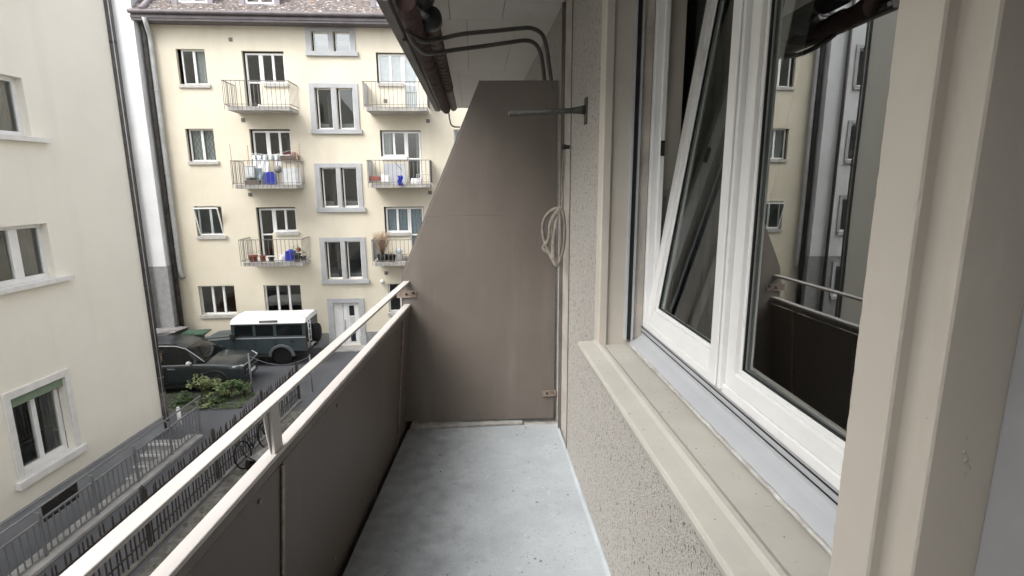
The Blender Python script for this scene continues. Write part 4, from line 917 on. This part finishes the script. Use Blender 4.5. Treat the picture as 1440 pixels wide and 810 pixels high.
for x_, y_, z_, s_ in ((.578,.5445,1.272,.005),(.574,.5445,1.283,.003),(.583,.5445,1.262,.0032),(.579,.5445,1.255,.0018),(.5312,.556,1.322,.0025),(.574,.5445,1.30,.0016),(.583,.5445,1.19,.0018)):
    b = MB(); ax = (1,0) if y_ < .545 else (0,1)
    vs = [(x_+ax[0]*s_*rg.uniform(.5,1.3)*math.cos(k), y_+ax[1]*s_*rg.uniform(.5,1.3)*math.cos(k), z_+1.5*s_*rg.uniform(.5,1.3)*math.sin(k)) for k in [q*6.283/7 for q in range(7)]]
    c_ = (x_-.0006*ax[1], y_-.0006*ax[0], z_)
    b.add(vs+[c_], [(k,(k+1)%7,7) for k in range(7)]); b.build('chipped_paint', 'joint', own, recalc=False)
# far jamb, lintel
b = MB()
b.prism([(.527,2.28),(.527,2.205),(.531,2.20),(.560,2.20),(.563,2.203),(.563,2.212),(.566,2.215),(.85,2.215),(.85,2.279),(.534,2.279)], .90, 2.619, 'z')
b.build('window_jamb', 'stone', own)
b = MB(); b.box(.527, .85, .647, 2.28, 2.47, 2.6195); b.build('window_lintel', 'stone', own, bevel=.004)
# sill: outer lip, rounded ridge, flat back
b = MB(); sp = [(.455,.868),(.452,.886),(.456,.899),(.500,.901),(.520,.903)]
sp += [(.520+.012*k, .903+.007*math.sin(math.pi*k/3)) for k in (1,2)] + [(.556,.903),(.660,.900),(.85,.896),(.85,.80),(.5345,.80),(.5345,.861)]
b.prism([(x, z) for x, z in sp], .6465, 2.276, 'y'); b.build('window_sill', 'sill_stone', own, bevel=.002)
# window: fixed frame
wn = MB(); X0, X1 = .720, .768; zb, zt = .985, 2.46; yn, yf = .660, 2.205
wn.box(X0, X1, yn, yf, zb, zb+.030); wn.box(X0, X1, yn, yf, zt-.06, zt); wn.box(X0, X1, yf-.030, yf, zb+.03, zt-.06); wn.box(X0, X1, yn, yn+.03, zb+.03, zt-.06)
wn.box(X0+.028, X1, yf-.045, yf-.0301, zb+.03, zt-.06)
wn.box(X0-.012, X1, 1.441, 1.509, zb+.012, zt-.06)      # mullion
wn.box(X0-.020, X0-.0125, 1.452, 1.498, zb+.02, zt-.06)
wo = wn.build('window', 'upvc', own, bevel=.004, seg=3)
def sash(y0, y1, z0, z1, x, wst, name):
    s = MB(); t = .055
    s.box(x, x+t, y0, y0+wst, z0, z1); s.box(x, x+t, y1-wst, y1, z0, z1); s.box(x, x+t, y0+wst, y1-wst, z0, z0+wst); s.box(x, x+t, y0+wst, y1-wst, z1-wst, z1)
    # inner glazing bead step
    i = .014
    s.box(x+.012, x+t-.01, y0+wst, y0+wst+i, z0+wst, z1-wst); s.box(x+.012, x+t-.01, y1-wst-i, y1-wst, z0+wst, z1-wst)
    s.box(x+.012, x+t-.01, y0+wst+i, y1-wst-i, z0+wst, z0+wst+i); s.box(x+.012, x+t-.01, y0+wst+i, y1-wst-i, z1-wst-i, z1-wst)
    return s, (y0+wst+i, y1-wst-i, z0+wst+i, z1-wst-i)
def gasket(g, x):
    s = MB(); r = .0035; a, c, e, f = g
    for p0, p1 in (((x,a,e),(x,c,e)),((x,c,e),(x,c,f)),((x,c,f),(x,a,f)),((x,a,f),(x,a,e))): s.bar(p0, p1, r*2, r*2)
    return s
s, g = sash(.692, 1.440, zb+.031, zt-.061, X0+.004, .050, 'right')
so_ = s.build('sash', 'upvc', wo, bevel=.003)
px = lambda y: .748 + .0105*(y-1.05)
MB().quad((px(g[0]), g[0], g[2]), (px(g[1]), g[1], g[2]), (px(g[1]), g[1], g[3]), (px(g[0]), g[0], g[3])).build('pane', 'glass_own', wo, recalc=False)
gasket(g, X0+.024).build('gasket', 'guide', wo)
# left sash tilted inward at the top
TILT = R(8.3); zh = zb+.031
s, g = sash(1.510, 2.174, 0, 1.345, .004, .060, 'left')
rotm = Matrix.Translation((X0, 0, zh)) @ Matrix.Rotation(TILT, 4, 'Y')
def tl(bb): bb.v = [tuple(rotm @ Vector(v)) for v in bb.v]; return bb
tl(s).build('sash', 'upvc', wo, bevel=.003)
tl(MB().quad((.028, g[0], g[2]), (.028, g[1], g[2]), (.028, g[1], g[3]), (.028, g[0], g[3]))).build('pane', 'glass_tilt', wo, recalc=False)
tl(gasket(g, .024)).build('gasket', 'guide', wo)
# hinge hardware, guide, sheet metal sill
b = MB(); b.box(.750,.766,2.156,2.1595,1.70,1.76); b.build('lock_plate', 'guide', wo)
b = MB(); b.box(.640,.648,2.190,2.2145,.925,2.60,1); b.box(.649,.668,2.200,2.2148,.925,2.60,0); b.box(.669,.676,2.190,2.2147,.925,2.60,1); b.box(.6765,.719,2.205,2.2149,.925,2.60,2)
b.build('shutter_guide', ['guide', 'alu', 'joint'], own)
b = MB(); b.prism([(.664,.906),(.662,.916),(.700,.932),(.7185,.945),(.7185,.9835),(.80,.9835),(.80,.90)], .648, 2.204, 'y')
mts = b.build('metal_sill', 'alu', own, bevel=.001)
b = MB(); b.box(.7145,.7180,.648,2.203,.9605,.9625,0); b.box(.7140,.7180,.648,2.203,.9805,.9828,0); b.build('sill_seam', 'guide', mts)
b = MB(); pts = [(.659+.001*math.sin(k*1.7), 2.20-k*.03, .912+.001*math.cos(k*2.3)) for k in range(52)]
b.tube(pts, .006, 8); b.build('sealant_bead', 'silver', mts)
# room behind the window
b = MB(); b.box(.84, 4.2, -2.2, -2.1, -.05, 2.55); b.box(.84, 4.2, 2.6, 2.7, -.05, 2.55); b.box(4.2, 4.3, -2.2, 2.7, -.05, 2.55)
b.box(.84, 4.2, -2.1, 2.6, -.1, -.05); b.box(.84, 4.2, -2.1, 2.6, 2.55, 2.6); b.build('room_interior', 'room', own)
def curtain(y0, y1, x, name):
    b = MB(); n = 70
    for q in range(n):
        ya, yb_ = y0+(y1-y0)*q/n, y0+(y1-y0)*(q+1)/n
        xa, xb = x+.035*math.sin(q*.9), x+.035*math.sin((q+1)*.9)
        b.add([(xa,ya,.02),(xb,yb_,.02),(xb,yb_,2.5),(xa,ya,2.5)], [(0,1,2,3)], 0, True)
    b.build(name, 'curtain_dark', own, recalc=False)
curtain(1.80, 2.55, .99, 'curtain'); curtain(.9, 1.25, 1.25, 'curtain')
# balcony door right at the camera's side
b = MB(); b.box(.612, .70, -.439, -.36, .02, 2.355); b.box(.612, .70, .452, .5445, .02, 2.355); b.box(.612, .70, -.36, .452, 2.27, 2.355); b.box(.612,.70,-.36,.452,.02,.08)
dr = b.build('balcony_door', 'door_grey', own, bevel=.004)
b = MB(); b.box(.630,.69,-.355,-.27,.085,2.265); b.box(.630,.69,.362,.447,.085,2.265); b.box(.630,.69,-.27,.362,2.18,2.265); b.box(.630,.69,-.27,.362,.085,.17); b.build('sash', 'upvc', dr, bevel=.004)
MB().quad((.66,-.27,.17),(.66,.362,.17),(.66,.362,2.18),(.66,-.27,2.18)).build('pane', 'glass_own', dr, recalc=False)
MB().box(.606,.6118,.446,.4515,.02,2.35).build('gasket', 'guide', dr)
b = MB(); b.box(.50,.60,-.44,.545,.001,.02); b.build('door_threshold', 'alu', own)
# upper balcony slab with soffit boards
b = MB(); seams = [-4, -.6, 1.3, 3.25, 3.62, 5.2, 6.6, 7.67]
for a, c in zip(seams[:-1], seams[1:]):
    xs = [-.45, -.12, .20, XW-.001] if a != 3.62 else [-.45, -.02, .30, XW-.001]
    for x0, x1 in zip(xs[:-1], xs[1:]):
        b.box(x0+.0015, x1-.0015, a+.003, c-.003, 2.60, 2.615)
b.build('soffit', 'soffit', own)
b = MB(); b.box(-.45, XW-.001, -4, 7.67, 2.616, 2.77); b.box(-.46,-.452,-4,7.67,2.59,2.79); b.build('upper_slab', 'eave', own)
b = MB(); b.box(-.46,-.42,-4,7.67,2.79,3.6); b.build('upper_balustrade', 'panel', own)
# slab under our feet
line = lambda y, off: -.739 + .0834*y + off
b = MB(); yy = [-3, 7.67]
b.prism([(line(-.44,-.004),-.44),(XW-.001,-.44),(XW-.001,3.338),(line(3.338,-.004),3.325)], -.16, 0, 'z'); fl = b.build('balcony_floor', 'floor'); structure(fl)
b = MB(); b.prism([(line(3.55,-.004),3.55),(XW-.001,3.55),(XW-.001,7.67),(line(7.67,-.004),7.67)], -.16, 0, 'z'); structure(b.build('neighbour_floor', 'conc'))
b = MB()   # cove along the wall
cv = [(XW-.0012-.018, .0005), (XW-.0012-.012, .0018), (XW-.0012-.004, .006), (XW-.0012, .014), (XW-.0012, .0005)]
b.prism(cv, -.44, 3.33, 'y'); structure(b.build('floor_cove', 'floor_edge'))
b = MB(); b.prism([(line(-.44,-.08),-.44),(line(-.44,-.0045),-.44),(line(7.67,-.0045),7.67),(line(7.67,-.08),7.67)], -.20, -.165, 'z'); structure(b.build('floor_gutter', 'gutter'))
b = MB(); b.prism([(line(3.33,-.004),3.327),(XW-.0015,3.340),(XW-.0015,3.548),(line(3.55,-.004),3.548)], -.16, -.012, 'z', 0)
b.prism([(line(3.35,.01),3.335),(.30,3.348),(.30,3.53),(line(3.53,.01),3.53)], -.0115, .012, 'z', 0); structure(b.build('threshold_kerb', 'kerb_pale', bevel=.004))
# grit on the floor
b = MB(); rg = random.Random(21)
for _ in range(170):
    y = rg.uniform(1.8, 3.3); x = rg.uniform(-.42, .48); s = rg.choice([.0014,.002,.0028,.0038]) if rg.random() < .92 else .0065
    c = Vector((x, y, .0006)); vs = [c+Vector((rg.uniform(.6,1.4)*s*math.cos(k*1.256), rg.uniform(.6,1.4)*s*math.sin(k*1.256), 0)) for k in range(5)]
    b.add(vs+[c+Vector((0,0,s*.6))], [(k,(k+1)%5,5) for k in range(5)])
for cx, cy, n_, sp_ in ((.02,2.55,150,.11),(-.02,2.15,200,.13),(.36,2.12,60,.05),(-.1,2.85,60,.12),(.0,1.9,90,.15)):
    for _ in range(n_):
        x = cx+rg.gauss(0,sp_*.7); y = cy+rg.gauss(0,sp_); s = rg.uniform(.0006,.0016)
        c = Vector((x, y, .0005)); b.add([c+Vector((s*math.cos(k*1.57), s*math.sin(k*1.57), 0)) for k in range(4)]+[c+Vector((0,0,s*.4))], [(k,(k+1)%4,4) for k in range(4)])
for _ in range(45):
    y = rg.uniform(.9, 2.2); x = rg.uniform(.47, .64); s = rg.uniform(.0008,.002); c = Vector((x, y, .9035)); vs = [c+Vector((s*math.cos(k*1.256), s*math.sin(k*1.256), 0)) for k in range(5)]
    b.add(vs+[c+Vector((0,0,s))], [(k,(k+1)%5,5) for k in range(5)])
o = b.build('grit', 'soil'); o['kind'] = 'stuff'

# ------------------------------------------------------------------ balustrade of our balcony
rl = thing('balcony_railing', 'beige steel balustrade with dark brown panels along the balcony edge in the foreground', 'railing', (-.739, 0, 0), R(-4.77))
b = MB(); b.box(0, .041, -.44, 7.7, .978, .990, 0); b.build('handrail', 'rail_beige', rl, bevel=.003)
b = MB(); b.box(0, .041, -.44, 7.7, .826, .840, 0); b.build('mid_rail', 'rail_beige', rl, bevel=.003)
b = MB(); b.box(.033, .0400, -.44, 7.7, .800, .8255); b.build('mid_rail_skirt', 'rail_under', rl, bevel=.002)
pxl = lambda z: .036 - .071*(.7945-z)/.7945      # the panels lean outwards towards the bottom
for y in (-.15, 1.49, 3.46, 5.2, 7.0):
    b = MB(); b.prism([(y-.026,.84),(y+.026,.84),(y+.026,.9775),(y-.026,.9775)], .026, .036, 'x')
    b.prism([(y-.040,.9),(y-.026,.84),(y+.026,.84),(y+.026,.9775),(y-.05,.9775)], .021, .0257, 'x')
    b.build('post', 'rail_beige', rl, bevel=.002)
    b = MB(); b.prism([(pxl(.82)-.036,.8255),(pxl(.82)-.008,.8255),(pxl(-.1)-.008,-.1),(pxl(-.1)-.036,-.1)], y-.02, y+.02, 'y'); b.build('post_leg', 'rail_under', rl)
ys = [-.44, -.16, 1.49, 2.66, 3.16, 5.2, 7.7]
for a, c in zip(ys[:-1], ys[1:]):
    b = MB(); b.prism([(pxl(.7945)-.002,.7945),(pxl(.7945)+.002,.7945),(pxl(-.19)+.002,-.19),(pxl(-.19)-.002,-.19)], a+.002, c-.002, 'y'); b.build('panel', 'panel', rl)
for y in (-.16, 1.49, 3.16): 
    b = MB(); b.prism([(pxl(.793)+.0025,.793),(pxl(.793)+.010,.793),(pxl(.0)+.010,.0),(pxl(.0)+.0025,.0)], y-.009, y+.009, 'y'); b.build('cover_strip', 'steel', rl, bevel=.002)
for y in (-.5, .6, 1.35, 1.98, 2.38, 3.0):
    for z in (.765, .10):
        b = MB(); b.lathe([(.001,.009),(.006,.007),(.0075,0)], (pxl(z)+.002, y, z), 8, axis='x'); b.build('screw', 'steel', rl)

# ------------------------------------------------------------------ privacy screen
ps = thing('privacy_screen', 'brown metal privacy screen with slanted edge closing off the end of the balcony', 'screen', (0, 3.38, 0))
b = MB(); b.prism([(.061,2.199),(.523,2.203),(.519,1.396),(-.2949,1.396)], .0012, .022, 'y'); b.prism([(-.2949,1.3957),(.519,1.3957),(.513,.022),(-.492,.036),(-.457,.99),(-.455,1.03)], 0, .022, 'y'); b.build('panel', 'screen', ps, bevel=.002)
def plate(x0, x1, z0, z1, screws):
    b = MB(); b.box(x0, x1, -.006, -.001, z0, z1); b.box(x0, x1, -.014, -.006, z0, z0+.004); pl = b.build('fixing_plate', 'steel', ps, bevel=.001)
    for x, z in screws:
        b = MB(); b.lathe([(.001,-.013),(.007,-.011),(.009,-.0065)], (x,0,z), 8, axis='y'); b.build('screw', 'guide', pl)
plate(-.50, -.375, .885, .930, [(-.440,.905),(-.395,.912)])
b = MB(); sp_ = [(.061,2.199),(-.455,1.03),(-.457,.99),(-.492,.036)]
for p0, p1 in zip(sp_[:-1], sp_[1:]): b.bar((p0[0]-.001,.011,p0[1]),(p1[0]-.001,.011,p1[1]),.0225,.0015,up=(0,1,0))
b.build('edge_trim', 'screen', ps)
for x, z in ((.49,2.16),(.09,2.16),(.49,1.2),(.49,.5),(-.46,.5),(-.43,.12),(0.0,.07)):
    b = MB(); b.lathe([(.001,-.004),(.0045,-.003),(.006,-.0005)], (x,0,z), 8, axis='y'); b.build('rivet', 'rail_under', ps)
plate(.435, .53, .185, .225, [(.465,.205)])
b = MB(); b.bar((-.50,-.01,.215),(-.44,-.012,.222),.008,.006); b.build('latch', 'steel', ps)
b = MB(); b.box(-.495,-.475,-.03,.0,.07,.10); b.build('foot_clip', 'steel', ps)

# ------------------------------------------------------------------ awning under the soffit
aw = thing('rolled_awning', 'rolled maroon awning with dark metal bars hanging under the upper balcony edge', 'awning')
b = MB(); b.prism([(-.390,2.348),(-.341,2.341),(-.325,2.374),(-.325,2.426),(-.358,2.439),(-.397,2.400)], 2.45, 5.98, 'y'); b.build('front_bar', 'awn_metal', aw, bevel=.004)
b = MB(); b.tube([(-.321,2.45,2.361),(-.321,5.98,2.361)], .011, 8); b.build('bar_lip', 'arm', aw)
b = MB(); nn = 90; b.tube([(-.273+.003*math.sin(k), 2.5+k*(3.48/nn), 2.364+.004*math.sin(k*1.3)) for k in range(nn+1)], [.043+.004*math.sin(k*2.2) for k in range(nn+1)], 14); b.build('fabric_roll', 'awn_cloth', aw)
b = MB(); b.tube([(-.195, 2.90, 2.400), (-.199, 6.17, 2.409)], .038, 16)
for k in range(16): b.lathe([(.041, 3.05+k*.12),(.0425,3.065+k*.12),(.041,3.08+k*.12)], (-.1965,0,2.401), 14, axis='y')
b.build('roller_tube', 'awn_roll', aw)
b = MB(); b.lathe([(.001,-.015),(.047,-.013),(.054,0),(.054,.06),(.040,.07)], (-.192,2.85,2.397), 28, axis='y'); b.lathe([(.001,-.02),(.015,-.018),(.015,-.014)], (-.192,2.85,2.397), 12, axis='y'); b.build('end_cap', 'awn_black', aw)
b = MB(); b.lathe([(.001,-.015),(.047,-.013),(.056,0),(.056,.14),(.040,.15)], (-.218,2.63,2.465), 28, axis='y'); b.build('end_cap', 'awn_black', aw)
b = MB(); b.tube([(-.220,2.79,2.462),(-.222,5.85,2.462)], .038, 14); b.build('roller_tube', 'awn_roll', aw)
b = MB()
for k in range(14): b.tube([(-.254-.008*k,2.96,2.387),(-.247-.008*k,3.04,2.335)], .0045, 5)
b.box(-.35,-.29,2.73,2.81,2.38,2.425); b.build('arm_joint', 'awn_black', aw)
def bez(P, n=10):
    out = []
    P = [Vector(p) for p in P]
    for i in range(len(P)-1):
        p0, p1, p2, p3 = P[max(i-1,0)], P[i], P[i+1], P[min(i+2,len(P)-1)]
        for k in range(n):
            t = k/n; out.append(.5*((2*p1)+(p2-p0)*t+(2*p0-5*p1+4*p2-p3)*t*t+(3*p1-p0-3*p2+p3)*t**3))
    out.append(P[-1]); return out
arm1 = [(.534,3.5,1.93),(.521,3.5,2.067),(.483,3.5,2.319),(.464,3.49,2.42),(.434,3.47,2.484),(.37,3.44,2.508),(.291,3.42,2.501),(.161,3.36,2.472),(-.045,3.22,2.415),(-.177,3.1,2.356),(-.243,2.98,2.318),(-.288,2.88,2.325),(-.306,2.78,2.348),(-.306,2.65,2.360)]
arm2 = [(.49,3.5,1.93),(.472,3.5,2.066),(.443,3.5,2.319),(.42,3.49,2.399),(.382,3.47,2.435),(.327,3.44,2.439),(.224,3.38,2.412),(.075,3.3,2.372),(-.086,3.2,2.328),(-.192,3.12,2.293),(-.24,3.05,2.277),(-.269,2.97,2.282),(-.292,2.88,2.300),(-.302,2.8,2.322)]
for a in (arm1, arm2):
    b = MB(); b.tube(bez(a, 6), .0125, 8); b.build('arm', 'arm', aw)
b = MB(); b.tube(bez([(-.245,5.97,2.38),(-.241,5.97,2.288),(-.225,5.97,2.215),(-.19,5.97,2.188),(-.13,5.97,2.185)], 5), .008, 6); b.build('pull_hook', 'arm', aw)
# bracket on the wall
br = thing('wall_bracket', 'short oxidised metal rod sticking out from the stucco wall before the privacy screen', 'bracket')
b = MB(); b.box(.527, .5345, 2.555, 2.605, 1.865, 1.985); b.build('wall_plate', 'bracket', br, bevel=.002)
b = MB(); b.tube([(.527,2.58,1.930),(.50,2.58,1.929),(.46,2.58,1.926),(.172,2.58,1.912)], [.022,.017,.0125,.0125], 12); b.build('rod', 'bracket', br)
b = MB()
b.tube([(.170,2.58,1.912),(.1715,2.58,1.912)], .010, 10); b.build('rod_end', 'steel', br)
# cord bundle
rp = thing('cord', 'pale cord hung from a hook and looped into a bundle between screen and wall', 'cord')
b = MB(); b.tube(bez([(.505,3.02,1.785),(.511,3.03,1.70),(.508,3.05,1.58),(.500,3.05,1.47),(.492,3.05,1.42)], 5), .0035, 6)
b.tube(bez([(.502,3.02,1.785),(.500,3.03,1.70),(.497,3.05,1.58),(.500,3.05,1.45)], 5), .003, 6); b.build('line', 'rope', rp)
def strap(pts, wdt):
    b = MB(); P = bez(pts, 6); o = len(b.v)
    for i, p in enumerate(P):
        d = (P[min(i+1,len(P)-1)]-P[max(i-1,0)]).normalized(); sd = Vector((.5*math.sin(i*.12), -.85, .3)).cross(d).normalized()
        b.v += [tuple(p-sd*wdt/2), tuple(p+sd*wdt/2)]
    for i in range(len(P)-1): b.f.append([2*i, 2*i+1, 2*i+3, 2*i+2]); b.m.append(0); b.s.append(True)
    o_ = b.build('loop', 'rope', rp, recalc=False); md = o_.modifiers.new('t', 'SOLIDIFY'); md.thickness = .002
strap([(.505,3.05,1.455),(.455,3.06,1.447),(.405,3.06,1.40),(.392,3.06,1.33),(.410,3.06,1.25),(.455,3.06,1.15),(.480,3.06,1.12)], .020)
strap([(.495,3.04,1.46),(.512,3.04,1.40),(.518,3.04,1.30),(.505,3.04,1.20),(.478,3.05,1.125),(.455,3.05,1.17),(.450,3.05,1.28),(.470,3.05,1.40),(.492,3.05,1.455)], .018)
strap([(.490,3.05,1.45),(.440,3.05,1.38),(.428,3.05,1.28),(.400,3.06,1.235),(.408,3.06,1.215),(.445,3.06,1.19),(.470,3.05,1.13)], .026)
b = MB(); b.tube(bez([(.485,3.05,1.455),(.455,3.05,1.40),(.440,3.05,1.30),(.452,3.05,1.20),(.478,3.05,1.16),(.495,3.05,1.25),(.492,3.05,1.40),(.488,3.05,1.46)], 5), .003, 6); b.build('strand', 'rope', rp)
